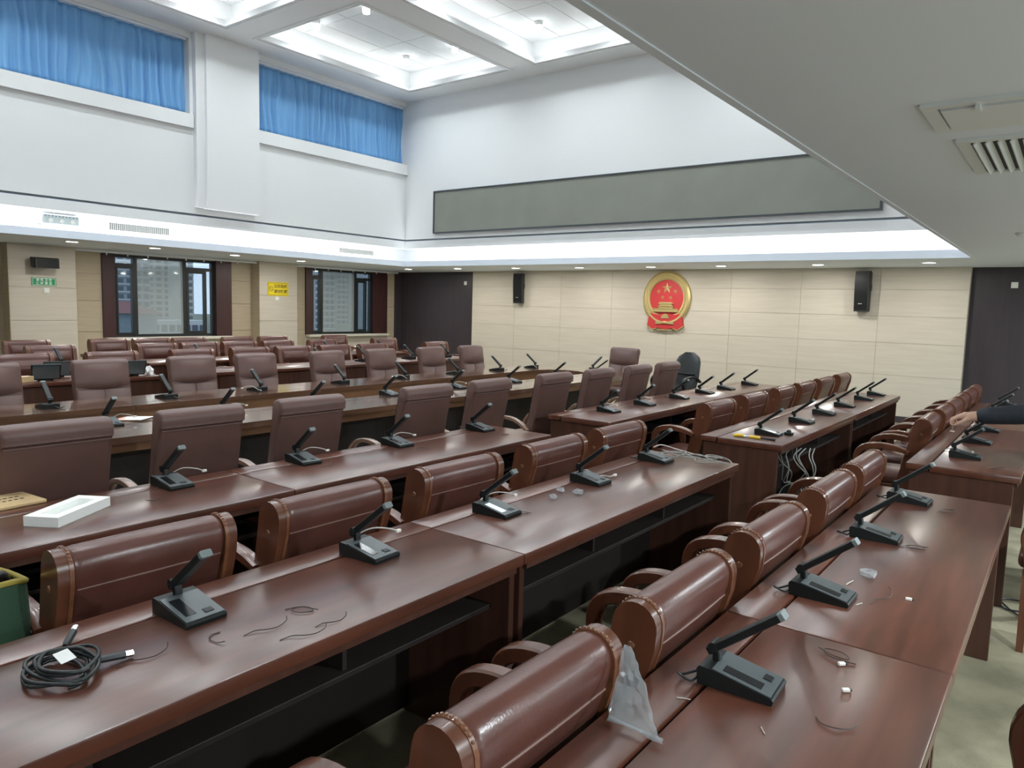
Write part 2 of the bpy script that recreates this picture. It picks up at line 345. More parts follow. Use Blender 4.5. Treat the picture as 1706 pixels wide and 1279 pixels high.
# ---- lower back wall
struct('wall_back', B(XL-0.3, XR+0.3, YB, YB+0.25, 0, ZS), 'darkwood', label='dark wood back wall either side of the beige wall')
for x in (-12.2, -11.45): pass
BX0, BX1, BY = -10.78, -1.25, 12.60
bw = struct('wall_back', B(BX0, BX1, BY+0.012, YB, 0, ZS), 'joint', label='beige panelled feature wall')
ncol, rows = 8, [0.10, 0.73, 1.23, 1.64, 2.05, ZS]
cw = (BX1-BX0)/ncol
B(BX0+0.01, BX1-0.01, BY-0.004, BY+0.012, 0, 0.10).build('skirting', 'darkwood', bw, 0)
for c in range(ncol):
    for r in range(5):
        B(BX0+c*cw+0.0015, BX0+(c+1)*cw-0.0015, BY, BY+0.012, rows[r]+0.0015, rows[r+1]-0.0015, bev=0.0015, seg=1).build('wall_panel', 'beige', bw, 0)
# ---- other lower walls
struct('wall_right', B(XR, XR+0.25, YF, YB, 0, ZS), 'white', label='white right wall')
struct('wall_front', B(XL-0.3, XR+0.3, YF-0.25, YF, 0, ZS), 'white', label='white lower wall behind the camera')
# ---- left wall with two windows and pilasters
WIN = [(5.75, 8.17), (9.93, 12.30)]; WB, WT = 0.90, 2.34
lw = MB(); d0 = XL-0.25; seg = [YF, -2.0, 3.9, WIN[0][0], WIN[0][1], WIN[1][0], WIN[1][1], YB]
lw.box(d0, XL-0.012, YF, WIN[0][0], 0, ZS); lw.box(d0, XL-0.012, WIN[0][1], WIN[1][0], 0, ZS); lw.box(d0, XL-0.012, WIN[1][1], YB, 0, ZS)
for a, b_ in WIN: lw.box(d0, XL-0.012, a, b_, 0, WB); lw.box(d0, XL-0.012, a, b_, WT, ZS)
lwo = struct('wall_left', lw, 'joint', label='tan panelled left wall with two windows')
def panels(y0, y1, zs, x, name='wall_panel', m_='beige2', t=0.012, parent=None):
    for i in range(len(zs)-1): B(x-t, x, y0+0.003, y1-0.003, zs[i]+0.003, zs[i+1]-0.003, bev=0.002, seg=1).build(name, m_, parent, 0)
Z4 = [0.10, 0.5, 1.0, 1.53, 1.98, ZS-0.02]
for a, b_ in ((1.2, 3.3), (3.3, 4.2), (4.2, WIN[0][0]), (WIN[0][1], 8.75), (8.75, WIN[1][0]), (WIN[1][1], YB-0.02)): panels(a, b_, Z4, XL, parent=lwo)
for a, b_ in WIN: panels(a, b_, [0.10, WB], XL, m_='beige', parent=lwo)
PIL = [(4.29, 5.24), (8.65, 9.54), (-0.3, 0.65)]
for a, b_ in PIL:
    po = struct('wall_left', B(XL, -13.0-0.012, a, b_, 0, ZS), 'joint', label='beige clad pilaster on the left wall')
    zs = [0.0, 0.6, 1.2, 1.72, ZS]
    for i in range(4): B(-13.012, -13.0, a-0.004, b_+0.004, zs[i]+0.002, zs[i+1]-0.002, bev=0.002, seg=1).build('wall_panel', 'beige', po, 0)
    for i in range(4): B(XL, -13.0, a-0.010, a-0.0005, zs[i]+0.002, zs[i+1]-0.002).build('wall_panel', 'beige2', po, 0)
# dark end of the left wall next to the corner
struct('wall_left', B(XL+0.001, XL+0.05, 12.55, YB-0.005, 0, ZS-0.002), 'darkwood', label='dark wood strip in the far left corner')
# windows
def window(idx, a, b_, c1, c2, r1, r2, label):
    wo = struct('window_%d' % idx, B(XL-0.12, XL-0.06, c1, c2, WB, WB+0.05), 'winframe', label=label)
    B(XL-0.12, XL-0.06, c1, c2, WT-0.05, WT).build('head_rail', 'winframe', wo, 0)
    for y, ww in ((c1, .025), (r1, .035), (r2, .035), (c2, .025)): B(XL-0.13, XL-0.05, y-ww, y+ww, WB, WT).build('mullion', 'winframe', wo, 0)
    for s, (p0, p1) in enumerate(((c1, r1), (r2, c2))):
        B(XL-0.12, XL-0.06, p0, p1, 2.13, 2.19).build('transom_bar', 'winframe', wo, 0)
        B(XL-0.095, XL-0.085, p0+.02, p1-.02, 2.19, WT-.05).build('pane', 'glass', wo, 0)
        q0, q1 = p0+0.03, p1-0.035 - (0.10 if s else 0)
        fr = MB(); x0, x1 = XL-0.11, XL-0.045; tk = 0.05 if s else 0.03
        fr.box(x0, x1, q0, q0+tk, WB+.05, 2.13); fr.box(x0, x1, q1-tk, q1, WB+.05, 2.13); fr.box(x0, x1, q0+tk, q1-tk, WB+.05, WB+.05+tk); fr.box(x0, x1, q0+tk, q1-tk, 2.13-tk, 2.13)
        sh = fr.build('casement', 'winframe', wo, 0)
        B(XL-0.09, XL-0.08, q0+tk, q1-tk, WB+.05+tk, 2.13-tk).build('pane', 'glass', sh, 0)
        if s: B(XL-0.09, XL-0.08, q1, p1-.025, WB+.05, 2.13).build('pane', 'glass', wo, 0)
    B(XL-0.095, XL-0.085, r1+.03, r2-.03, WB+.05, WT-.05).build('pane', 'glass2', wo, 0)
    B(XL-0.058, XL-0.054, r1+.03, r2-.03, WB+.05, WT-.05).build('insect_screen', 'mesh_screen', wo, 0)
    for (y0, y1) in ((a, c1-.025), (c2+.025, b_)): B(XL-0.10, XL+0.03, y0, y1, WB-0.45 if False else WB, WT+.02).build('casing', 'casing', wo, 0)
    B(XL-0.02, XL+0.14, a+.02, b_-.02, WB-0.05, WB, bev=0.008).build('sill', 'sill', wo, 0)
    return wo
window(1, *WIN[0], 5.98, 7.82, 6.34, 7.25, 'black framed window with towers outside, nearer the camera')
window(2, *WIN[1], 10.13, 11.84, 10.41, 11.37, 'black framed window near the dark corner')
# curtain tracks under the soffit
for i, (a, b_) in enumerate(((5.26, 8.63), (9.56, 12.5))):
    r_ = struct('trim_%d' % (8+i), B(-13.10, -13.06, a, b_, ZS-0.05, ZS-0.012), 'vent', label='white curtain track above the '+('first' if i == 0 else 'second')+' window')
    k = 0; y = a+0.5
    while y < b_-0.1:
        B(-13.09, -13.07, y, y+0.015, ZS-0.085, ZS-0.05).build('glider', 'vent', r_, 0); y += 0.35
# outside: ground, towers, houses
struct('ground', B(-600, XL-0.6, -100, 700, -12.2, -12), 'ground', label='ground outside the windows')
def tower(label, x, y, wx, wy, h, m_, cols, floors, z0=-12, group='towers outside the windows'):
    t_ = thing('apartment_tower', label, 'building', (x, y, z0), 0, group)
    B(-wx/2, wx/2, -wy/2, wy/2, 0, h).build('wall', m_, t_, 0)
    cwid = wy/cols; fh = h/floors
    wm = B(0, 0.12, -cwid*0.30, cwid*0.30, fh*0.25, fh*0.80).mesh('window', 'towerwin', 0)
    sm = B(0, 0.45, -wy/2, wy/2, 0, fh*0.16).mesh('floor_band', 'towerband', 0)
    for f in range(floors):
        link('floor_band', sm, t_, Matrix.Translation((wx/2, 0, f*fh)))
        for c in range(cols): link('window', wm, t_, Matrix.Translation((wx/2, -wy/2+cwid*(c+.5), f*fh)))
    return t_
tower('tall grey tower with banded floors in the left pane of the nearer window', -300, 139, 14, 13, 75, 'tower', 4, 25)
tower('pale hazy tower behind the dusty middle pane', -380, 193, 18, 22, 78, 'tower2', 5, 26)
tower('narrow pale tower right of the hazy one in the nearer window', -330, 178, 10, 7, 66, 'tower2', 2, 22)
tower('grey tower in the left pane of the window near the corner', -300, 232, 12, 12, 72, 'tower', 4, 24)
tower('broad grey tower behind the middle pane near the corner', -360, 296, 14, 17, 78, 'tower', 5, 26)
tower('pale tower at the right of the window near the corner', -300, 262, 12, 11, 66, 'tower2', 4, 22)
h_ = thing('red_roof_house', 'grey house with a red hipped roof below the towers', 'building', (-120, 54.6, -12))
B(-4, 4, -4, 4, 0, 11.0).build('wall', 'house', h_, 0)
MB().loft([[(-4.8, -4.8, 11.0), (4.8, -4.8, 11.0), (4.8, 4.8, 11.0), (-4.8, 4.8, 11.0)], [(-.8, -1, 12.8), (.8, -1, 12.8), (.8, 1, 12.8), (-.8, 1, 12.8)]]).build('roof', 'redroof', h_, 0)
h_ = thing('low_arcade_building', 'long low building with a row of square openings', 'building', (-150, 79, -12))
B(-3, 3, -6, 6, 0, 8.9).build('wall', 'towerband', h_, 0)
om = B(0, 0.1, -0.6, 0.6, 0, 1.4).mesh('opening', 'towerwin', 0)
for k in range(7): link('opening', om, h_, Matrix.Translation((3.0, -5.0+1.65*k, 6.6)))

# ================================================================== FIXTURES
dl_ring = MB().lathe([(0.080, 0.0), (0.080, -0.008), (0.098, -0.008), (0.098, 0.0)], 24).mesh('trim_ring', 'lampbody', 30)
dl_disc = MB().lathe([(0.001, -0.004), (0.080, -0.004), (0.080, 0.0), (0.001, 0.0)], 24).mesh('lens', 'lampdisc', 30)
def downlight(x, y, label, group, power=K_DOWN, col=(1.0, 0.96, 0.90)):
    t_ = thing('downlight', label, 'ceiling light', (x, y, ZS), 0, group)
    link('trim_ring', dl_ring, t_); link('lens', dl_disc, t_)
    l = bpy.data.lights.new('downlight_lamp', 'AREA'); l.shape = 'DISK'; l.size = 0.10; l.energy = power; l.color = col
    o = bpy.data.objects.new('downlight_lamp', l); COL.objects.link(o); o.parent = t_; o.location = (0, 0, -0.02)
for i, (x, y) in enumerate(((-11.65, 4.66), (-11.6, 5.85), (-11.75, 7.33), (-11.9, 8.83))):
    downlight(x, y, 'round recessed downlight, %s from the left above the window wall' % ORD[i+1], 'downlights over the window side')
for i, (x, y) in enumerate(((-11.74, 11.53), (-10.29, 11.54), (-8.82, 11.6), (-7.42, 11.72), (-5.97, 11.77), (-4.68, 11.72), (-3.15, 11.7), (-1.65, 11.54))):
    downlight(x, y, 'round recessed downlight, %s from the left along the back wall' % ORD[i+1], 'downlights along the back wall')
k = 0
for y in (-1.2, 2.4, 6.2, 9.8):
    k += 1; downlight(1.35, y, 'round recessed downlight in the low soffit at right, number %s from the front' % ORD[k], 'downlights in the right soffit', K_SIDE, (0.86, 0.95, 1.0)); downlight(3.6, y, 'added unseen round downlight near the right wall, number %s from the front' % ORD[k], 'downlights in the right soffit', K_SIDE, (0.86, 0.95, 1.0))  # row by the right wall is unseen, added to bounce light onto the soffit
cyl_body = MB().lathe([(0.001, 0.0), (0.058, 0.0), (0.058, -0.06), (0.001, -0.06)], 20).mesh('lamp_body', 'lampbody', 30)
cyl_disc = MB().lathe([(0.001, -0.06), (0.054, -0.06), (0.054, -0.135), (0.040, -0.145), (0.001, -0.147)], 20).mesh('lens', 'cyldisc', 30)
names = ['window side', 'middle', 'right']; rows_ = ['front', 'middle', 'back']
for i, cx in enumerate(CX):
    for j, cy in enumerate(CY):
        for u in (0.16, 0.67):
            for v in (0.24, 0.86):
                t_ = thing('ceiling_spotlight', 'white cylinder lamp in the %s coffer of the %s column, %s %s corner' % (rows_[j], names[i], 'far' if v > .5 else 'near', 'right' if u > .5 else 'left'), 'ceiling light', (cx[0]+u*(cx[1]-cx[0]), cy[0]+v*(cy[1]-cy[0]), 6.085), 0, 'cylinder lamps in the coffers')
                link('lamp_body', cyl_body, t_); link('lens', cyl_disc, t_)
                l = bpy.data.lights.new('spotlight_lamp', 'SPOT'); l.energy = K_CYL; l.spot_size = math.radians(150); l.spot_blend = 1.0; l.shadow_soft_size = 0.05; l.color = (0.90, 0.97, 1.0)
                o = bpy.data.objects.new('spotlight_lamp', l); COL.objects.link(o); o.parent = t_; o.location = (0, 0, -0.155)
# blue curtains
def curtain(a, b_, seed, label):
    rnd = random.Random(seed); mb = MB(); nu, nv = int((b_-a)*130), 12; vs = []
    z0, z1 = WZ[0]+0.215, WZ[1]-0.035; f = [(rnd.uniform(5.5, 7.5), rnd.uniform(0, 6)), (rnd.uniform(11, 14), rnd.uniform(0, 6)), (rnd.uniform(2, 3), rnd.uniform(0, 6))]
    for i in range(nu+1):
        y = a + (b_-a)*i/nu
        for j in range(nv+1):
            v = j/nv; amp = 0.036 + 0.026*(1-v)
            yy = y + 0.012*math.sin(9*v+y*3)
            w_ = math.sin(f[0][0]*2*PI*yy*1.25+f[0][1]+2.2*math.sin(yy*f[2][0]*1.7)+0.9*math.sin(yy*7.3+4*v)) + 0.55*math.sin(f[1][0]*2*PI*yy*0.33+f[1][1]+2*v)*(0.4+0.6*v)
            w_ = math.copysign(abs(w_/1.5)**1.5, w_); x = UL-0.115 + amp*w_
            vs.append((x, y, z0+(z1-z0)*v + (0.012*math.sin(yy*5+seed) if j == 0 else 0)))
    fs = [(i*(nv+1)+j, (i+1)*(nv+1)+j, (i+1)*(nv+1)+j+1, i*(nv+1)+j+1) for i in range(nu) for j in range(nv)]
    t_ = thing('curtain', label, 'curtain', (0, 0, 0), 0, 'blue curtains')
    o = mb.add(vs, fs).build('cloth', 'curtain', t_, 80); md = o.modifiers.new('thickness', 'SOLIDIFY'); md.thickness = 0.004
    B(UL-0.10, UL-0.05, a, b_, WZ[1]-0.03, WZ[1]-0.001).build('rail', 'vent', t_, 0)
curtain(W1[0]+0.01, W1[1]-0.01, 3, 'long pleated blue curtain left of the white pilaster')
curtain(W2[0]+0.01, UB-0.02, 8, 'pleated blue curtain right of the white pilaster, reaching the corner')
# long LED screen
t_ = thing('led_screen', 'long grey unlit display strip on the white upper back wall', 'display', (-6.18, UB, 3.43))
B(-4.02, 4.02, -0.05, 0.0, -0.385, 0.385).build('screen', 'led', t_, 0)
for (a, b_, c, d) in ((-4.05, 4.05, 0.385, 0.41), (-4.05, 4.05, -0.41, -0.385), (-4.05, -4.02, -0.385, 0.385), (4.02, 4.05, -0.385, 0.385)):
    B(a, b_, -0.065, 0.0, c, d).build('frame', 'ledframe', t_, 0)
# state emblem
def star(mb, cx, cz, r, rot, h):
    pts = []
    for k in range(10):
        rr = r if k % 2 == 0 else r*0.40; a = PI/2 + rot + k*PI/5; pts.append((cx+rr*math.cos(a), cz+rr*math.sin(a)))
    vs = [(p[0], 0, p[1]) for p in pts] + [(cx, -h, cz)]
    mb.add(vs, [(k, (k+1) % 10, 10) for k in range(10)] + [tuple(range(10))])
em = thing('wall_emblem', 'round red and gold emblem with stars and gate on the beige wall', 'emblem', (-6.03, BY, 1.86))
R0 = 0.335
mb = MB(); n = 64; rings = []
for (rx, rz, y) in ((0.475, 0.50, 0.0), (0.475, 0.50, -0.035), (0.44, 0.465, -0.06), (0.385, 0.40, -0.05), (R0, R0+.005, -0.035), (R0, R0+.005, 0.0)):
    rings.append([(rx*math.cos(2*PI*k/n), y, rz*math.sin(2*PI*k/n) - (0.0 if True else 0)) for k in range(n)])
mb.loft(rings, caps=False); mb.build('wheat_ring', 'gold', em, 35)
mb = MB()
for k in range(90):
    a = -0.25*PI + 1.5*PI*k/90; a = a if True else a
    for rr in (0.37, 0.415):
        mb.ball((rr*math.cos(a), -0.055, rr*1.04*math.sin(a)), (0.012, 0.008, 0.012), 6, 4)
o = mb.build('wheat_grains', 'gold', em, 60); o['kind'] = 'stuff'
MB().lathe([(0.001, -0.026), (R0, -0.026), (R0, 0.0), (0.001, 0.0)], 48, 'y').build('red_disc', 'emblemred', em, 30)
for (x, z, r, rot) in ((0.0, 0.185, 0.105, 0), (-0.165, 0.125, 0.048, 0.3), (0.165, 0.125, 0.048, -0.3), (-0.08, 0.012, 0.045, 0.2), (0.08, 0.012, 0.045, -0.2)):
    mb = MB(); star(mb, x, z, r, rot, 0.02); mb.xf(Matrix.Translation((0, -0.026, 0))); mb.build('star', 'gold', em, 0)
for nm, (x0, x1, z0, z1, y) in (('gate_base', (-0.25, 0.25, -0.255, -0.19, -0.065)), ('gate_wall', (-0.145, 0.145, -0.19, -0.145, -0.06)), ('gate_roof', (-0.155, 0.155, -0.155, -0.138, -0.075)), ('gate_upper', (-0.125, 0.125, -0.138, -0.105, -0.06))):
    B(x0, x1, y, -0.02, z0, z1, bev=0.004, seg=1).build(nm, 'gold', em, 0)
MB().prism([(-0.15, -0.105), (0.15, -0.105), (0.115, -0.07), (-0.115, -0.07)], -0.07, -0.02).build('gate_top_roof', 'gold', em, 0)
B(-0.25, 0.25, -0.072, -0.02, -0.198, -0.188).build('gate_balustrade', 'gold', em, 0)
gear = []
for k in range(25):
    a = PI*k/24; rr = 0.085 if (k//2) % 2 == 0 else 0.072; gear.append((rr*math.cos(a), -0.37+rr*math.sin(a)))
MB().prism(gear, -0.065, -0.03).build('gear', 'gold', em, 0)
for s in (-1, 1):
    MB().prism([(0, -0.34), (s*0.32, -0.27), (s*0.36, -0.5), (s*0.25, -0.575), (s*0.16, -0.545), (0, -0.575)], -0.055, 0.0).build('drape', 'emblemred', em, 0)
    MB().prism([(s*0.005, -0.43), (s*0.18, -0.42), (s*0.18, -0.48), (s*0.005, -0.465)], -0.075, -0.05).build('ribbon', 'gold', em, 0)
    MB().prism([(s*0.36, -0.5), (s*0.25, -0.575), (s*0.16, -0.545), (s*0.16, -0.56), (s*0.25, -0.592), (s*0.365, -0.515)], -0.058, 0.0).build('hem', 'gold', em, 0)
B(-0.16, 0.16, -0.058, 0.0, -0.592, -0.572).build('hem', 'gold', em, 0)
MB().ball((0, -0.07, -0.447), (0.05, 0.02, 0.03)).build('knot', 'gold', em, 60)
# column loudspeakers
def column_speaker(x, rz, label):
    t_ = thing('column_speaker', label, 'loudspeaker', (x, BY-0.02, 1.70), rz, 'column speakers on the beige wall')
    prof = [(0.0, 0.02), (0.0, 0.60), (-0.05, 0.635), (-0.155, 0.625), (-0.165, 0.45), (-0.15, 0.25), (-0.125, 0.0), (-0.03, 0.0)]
    mb = MB(); mb.prism(prof, -0.10, 0.10, 'x'); mb.build('cabinet', 'speaker', t_, 25)
    mb = MB(); mb.prism([(-0.158, 0.605), (-0.168, 0.45), (-0.153, 0.25), (-0.135, 0.03), (-0.130, 0.03), (-0.146, 0.25), (-0.16, 0.45), (-0.15, 0.605)], -0.09, 0.09, 'x'); mb.build('grille', 'blackplastic', t_, 25)
    B(-0.03, 0.03, -0.16, -0.138, 0.115, 0.128).build('badge', 'chrome', t_, 0)
    B(-0.03, 0.03, 0.0, 0.02, 0.2, 0.45).build('bracket', 'speaker', t_, 0)
    MB().tube([(0.09, 0.0, 0.3), (0.115, -0.02, 0.36), (0.10, 0.0, 0.43)], 0.004).build('cable', 'cable_k', t_)
column_speaker(-9.43, 0.25, 'tall black column speaker left of the emblem')
column_speaker(-2.66, -0.12, 'tall black column speaker right of the emblem')
t_ = thing('wall_speaker', 'small dark wall speaker on the left pilaster above the green sign', 'loudspeaker', (-13.0, 4.72, 2.11), 0.0)
mb = MB(); mb.loft([[(0.10, -.16, -.075), (0.10, .16, -.075), (0.10, .17, .075), (0.10, -.17, .075)], [(0.24, -.18, -.09), (0.24, .18, -.09), (0.24, .18, .07), (0.24, -.18, .07)], [(0.31, -.165, -.095), (0.31, .165, -.095), (0.31, .165, .045), (0.31, -.165, .045)]]); mb.build('cabinet', 'speaker', t_, 20)
B(0.31, 0.315, -.15, .15, -.088, .038).build('grille', 'blackplastic', t_, 0)
B(0.0, 0.11, -.03, .03, -.01, .05).build('bracket', 'speaker', t_, 0)
# signs with lettering
FC = {}
def text_mesh(body, size, material, thick=0.001):
    cu = bpy.data.curves.new('lettering', 'FONT'); cu.body = body; cu.size = size; cu.align_x = 'CENTER'; cu.align_y = 'CENTER'; cu.extrude = thick; cu.resolution_u = 3; cu.offset = size*0.02
    o = bpy.data.objects.new('lettering', cu); COL.objects.link(o)
    dg = bpy.context.evaluated_depsgraph_get(); me = bpy.data.meshes.new_from_object(o.evaluated_get(dg)); bpy.data.objects.remove(o)
    me.materials.clear(); me.materials.append(MT[material]); return me
FACE_X = Matrix(((0, 0, 1, 0), (1, 0, 0, 0), (0, 1, 0, 0), (0, 0, 0, 1)))     # text lying in XY turned to face +X
FACE_Y = Matrix(((1, 0, 0, 0), (0, 0, -1, 0), (0, 1, 0, 0), (0, 0, 0, 1)))    # facing -Y
t_ = thing('wall_sign', 'green sign with white Chinese lettering on the left pilaster', 'sign', (-12.998, 4.77, 1.81))
B(0, 0.006, -0.175, 0.175, -0.065, 0.065).build('board', 'green', t_, 0)
ring(MB(), -0.157, 0.157, -0.05, 0.05, 0.006, 0.0065, 0.0075).xf(FACE_X).build('border', 'signwhite', t_, 0)
for z, s in ((0.026, '讲究卫生'), (-0.026, '保持清洁')): link('lettering', text_mesh(' '.join(s), 0.047, 'signwhite'), t_, Matrix.Translation((0.007, 0, z)) @ FACE_X)
t_ = thing('wall_sign', 'yellow no smoking sign with Chinese lettering on the pilaster', 'sign', (-12.998, 9.075, 1.85))
B(0, 0.006, -0.245, 0.245, -0.14, 0.14).build('board', 'yellow', t_, 0)
ring(MB(), -0.222, 0.222, -0.117, 0.117, 0.006, 0.0065, 0.0075).xf(FACE_X).build('border', 'signdark', t_, 0)
for z, s in ((0.052, '公共场所'), (-0.052, '请勿吸烟')): link('lettering', text_mesh(s, 0.078, 'signdark'), t_, Matrix.Translation((0.007, 0.055, z)) @ FACE_X)
mb = MB(); mb.loft([[(0.0065, -0.165+r_*math.cos(2*PI*k/24), r_*math.sin(2*PI*k/24)) for k in range(24)] for r_ in (0.040, 0.050)], caps=False)
sl = MB(); sl.box(0.0065, 0.0075, -0.045, 0.045, -0.004, 0.004); sl.xf(Matrix.Translation((0, -0.165, 0)) @ Matrix.Rotation(-0.78, 4, 'X')); mb.add(sl.v, sl.f); mb.build('no_smoking_mark', 'signdark', t_, 0)
def switch(loc, face, label):
    t_ = thing('wall_switch', label, 'switch', loc, face)
    B(-0.043, 0.043, -0.01, 0, -0.043, 0.043, bev=0.004, seg=1).build('plate', 'switch', t_, 0)
    B(-0.028, 0.028, -0.014, -0.009, -0.03, 0.03, bev=0.002, seg=1).build('rocker', 'signwhite', t_, 0)
switch((-13.0, 4.80, 1.675), PI/2, 'white switch plate below the green sign')
switch((-13.0, 9.05, 1.655), PI/2, 'white switch plate below the yellow sign')
switch((-11.12, YB, 2.13), 0, 'white plate high on the dark wall left of the beige wall')
switch((-0.72, YB, 2.13), 0, 'white plate high on the dark wall at right')
# grilles and box on the cove face
XF = OX0-0.40
def cove_grille(y0, y1, z0, z1, label):
    t_ = thing('air_grille', label, 'vent', (XF, (y0+y1)/2, (z0+z1)/2), 0, 'grilles on the lit cove'); hw, hh = (y1-y0)/2, (z1-z0)/2
    B(0.0, 0.004, -hw, hw, -hh, hh).build('backing', 'ventdark', t_, 0)
    mb = MB(); n = 30
    for k in range(n+1): y = -hw+2*hw*k/n; mb.box(0.004, 0.014, y-0.007, y+0.007, -hh, hh)
    for k in range(5): z = -hh+2*hh*k/4; mb.box(0.004, 0.012, -hw, hw, z-0.003, z+0.003)
    o = mb.build('louvres', 'cable_g', t_, 0); o['kind'] = 'stuff'
    ring(MB(), -hw, hw, -hh, hh, 0.02, 0.0, 0.016).xf(FACE_X).build('frame', 'white', t_, 0)
cove_grille(5.07, 5.97, 2.587, 2.69, 'white slatted air grille on the lit cove above the first window')
cove_grille(9.33, 10.2, 2.575, 2.665, 'white slatted air grille on the lit cove near the corner')
t_ = thing('vent_box', 'grey box with three round ports on the lit cove', 'vent', (XF, 4.42, 2.655))
B(0, 0.05, -0.225, 0.225, -0.06, 0.055, bev=0.004, seg=1).build('box', 'mictip', t_, 0)
for y in (-0.14, 0, 0.14):
    MB().lathe([(0.001, 0.05), (0.03, 0.05), (0.03, 0.058), (0.02, 0.058), (0.018, 0.052), (0.001, 0.052)], 16, 'x', (0, y, -0.02)).build('port', 'cable_g', t_, 30)
for k in range(10): y = -0.205+0.0445*k; B(0.05, 0.054, y-0.006, y+0.006, 0.03, 0.05).build('notch', 'ventdark', t_, 0)
B(0.0, 0.07, -0.24, 0.235, 0.055, 0.062).build('hood', 'vent', t_, 0)
t_ = thing('hanging_camera', 'tiny grey camera on a wire below the vent box', 'camera', (XF+0.02, 4.16, 2.56))
MB().tube([(0, 0, 0.0), (0.02, 0.03, -0.02), (0.03, 0.10, -0.03), (0.02, 0.14, -0.055)], 0.006).build('cable', 'cable_w', t_)
MB().ball((0.0, -0.01, 0.005), (0.015, 0.035, 0.018)).build('camera_body', 'cable_g', t_)
# vents in the right soffit
def soffit_vent(x0, x1, y0, y1, label, slats):
    t_ = thing('ceiling_vent', label, 'vent', ((x0+x1)/2, (y0+y1)/2, ZS), 0); hx, hy = (x1-x0)/2, (y1-y0)/2
    ring(MB(), -hx+.05, hx-.05, -hy+.05, hy-.05, 0.05, -0.014, 0.0).build('frame', 'vent', t_, 0)
    if slats:
        B(-hx+.05, hx-.05, -hy+.05, hy-.05, -0.004, 0).build('backing', 'ventdark', t_, 0)
        n = 12
        sm = B(-0.004, 0.004, -hy+.05, hy-.05, -0.016, 0.012).xf(Matrix.Rotation(0.7, 4, 'Y')).mesh('slat', 'vent', 0)
        for k in range(n): link('slat', sm, t_, Matrix.Translation((-hx+.05+(2*hx-.1)*(k+.5)/n, 0, -0.012)))
    else:
        B(-hx+.06, hx-.06, -hy+.06, hy-.06, -0.02, 0).build('access_panel', 'vent', t_, 0)
        B(-hx+.17, -hx+.185, -hy+.03, -hy+.09, -0.03, -0.014).build('latch', 'vent', t_, 0)
soffit_vent(-0.51, 0.12, 3.05, 3.50, 'white closed access hatch in the low soffit', False)
soffit_vent(-0.47, 0.16, 3.70, 4.57, 'white slatted return vent in the low soffit', True)
t_ = thing('smoke_detector', 'small round white detector on the low soffit at right', 'detector', (-0.43, 7.85, ZS))
MB().lathe([(0.001, -0.03), (0.03, -0.03), (0.05, -0.012), (0.05, 0.0), (0.001, 0.0)], 20).build('detector_body', 'vent', t_, 40)

# ================================================================== DESKS
DL, DD = 2.08, 0.57
def desk_meshes(length, cup=True):
    D = []
    e = 0.0015
    D.append(('desk_top', B(-0.445, 0, e, length-e, 0.718, 0.76, bev=0.006).mesh('desk_top', 'desk', 30)))
    D.append(('back_strip', B(-DD, -0.453, e, length-e, 0.722, 0.76, bev=0.004).mesh('back_strip', 'desk', 30)))
    D.append(('cable_groove', B(-0.4535, -0.4445, 0.02, length-0.02, 0.70, 0.742).mesh('cable_groove', 'groove', 0)))
    D.append(('front_rail', B(-0.035, -0.012, 0.03, length-0.03, 0.695, 0.718).mesh('front_rail', 'deskside', 0)))
    ep = B(-DD+0.02, -0.03, 0.0, 0.028, 0.0, 0.7175, bev=0.003, seg=1).mesh('end_panel', 'deskside', 0)
    D.append(('end_panel', ep, (0, 0.015, 0))); D.append(('end_panel', ep, (0, length-0.043, 0)))
    D.append(('modesty_panel', B(-DD+0.03, -DD+0.05, 0.043, length-0.043, 0.03, 0.715).mesh('modesty_panel', 'deskdark', 0)))
    D.append(('front_panel', B(-DD+0.012, -DD+0.03, 0.0435, length-0.0435, 0.03, 0.7165).mesh('front_panel', 'deskside', 0)))
    D.append(('shelf', B(-DD+0.05, -0.11, 0.043, length-0.043, 0.545, 0.563, bev=0.002, seg=1).mesh('shelf', 'deskdark', 0)))
    dv = B(-DD+0.05, -0.13, -0.008, 0.008, 0.563, 0.716).mesh('divider', 'deskdark', 0)
    D.append(('divider', dv, (0, length/3, 0))); D.append(('divider', dv, (0, 2*length/3, 0)))
    return D
DESK = desk_meshes(DL)
def put(parts, t_):
    for p in parts: link(p[0], p[1], t_, Matrix.Translation(p[2]) if len(p) > 2 else None)
def desk(x, y, label, group, z=0.0, rz=0.0, parts=DESK):
    t_ = thing('meeting_desk', label, 'desk', (x, y, z), rz, group); put(parts, t_); return t_
XT, XA, XB = -0.16, -1.46, -2.77
NB, FB = (-0.06, 2.02), (4.88, 6.96)
for x, nm in ((XT, 'nearest the camera at right'), (XA, 'second from right, crossing the foreground'), (XB, 'third from right, with the white foam tray')):
    for k, y in enumerate(NB): desk(x, y, 'dark mahogany desk section, %s, %s half' % (nm, 'near' if k == 0 else 'far'), 'foreground desks')
for x, nm in ((XT, 'rightmost far row where the hand reaches'), (XA, 'far row with the yellow tool'), (XB, 'far row in front of the black office chair')):
    for k, y in enumerate(FB): desk(x, y, 'mahogany desk section in the %s, %s half' % (nm, 'near' if k == 0 else 'far'), 'far desks beyond the aisle')
# platform rows (users on the window side)
XE, XF_, XG = -7.10, -8.52, -9.80            # room-side edges of the three rows
for x, nm in ((XE, 'first platform row'), (XF_, 'second platform row'), (XG, 'third platform row by the windows')):
    for k, (ya, yb) in enumerate(((1.55, 3.63), (4.20, 6.28), (6.28, 8.36))):
        desk(x-DD, yb, 'brown wooden desk section in the %s, %s from the left' % (nm, ORD[k+1]), 'platform desks', PLAT, PI)

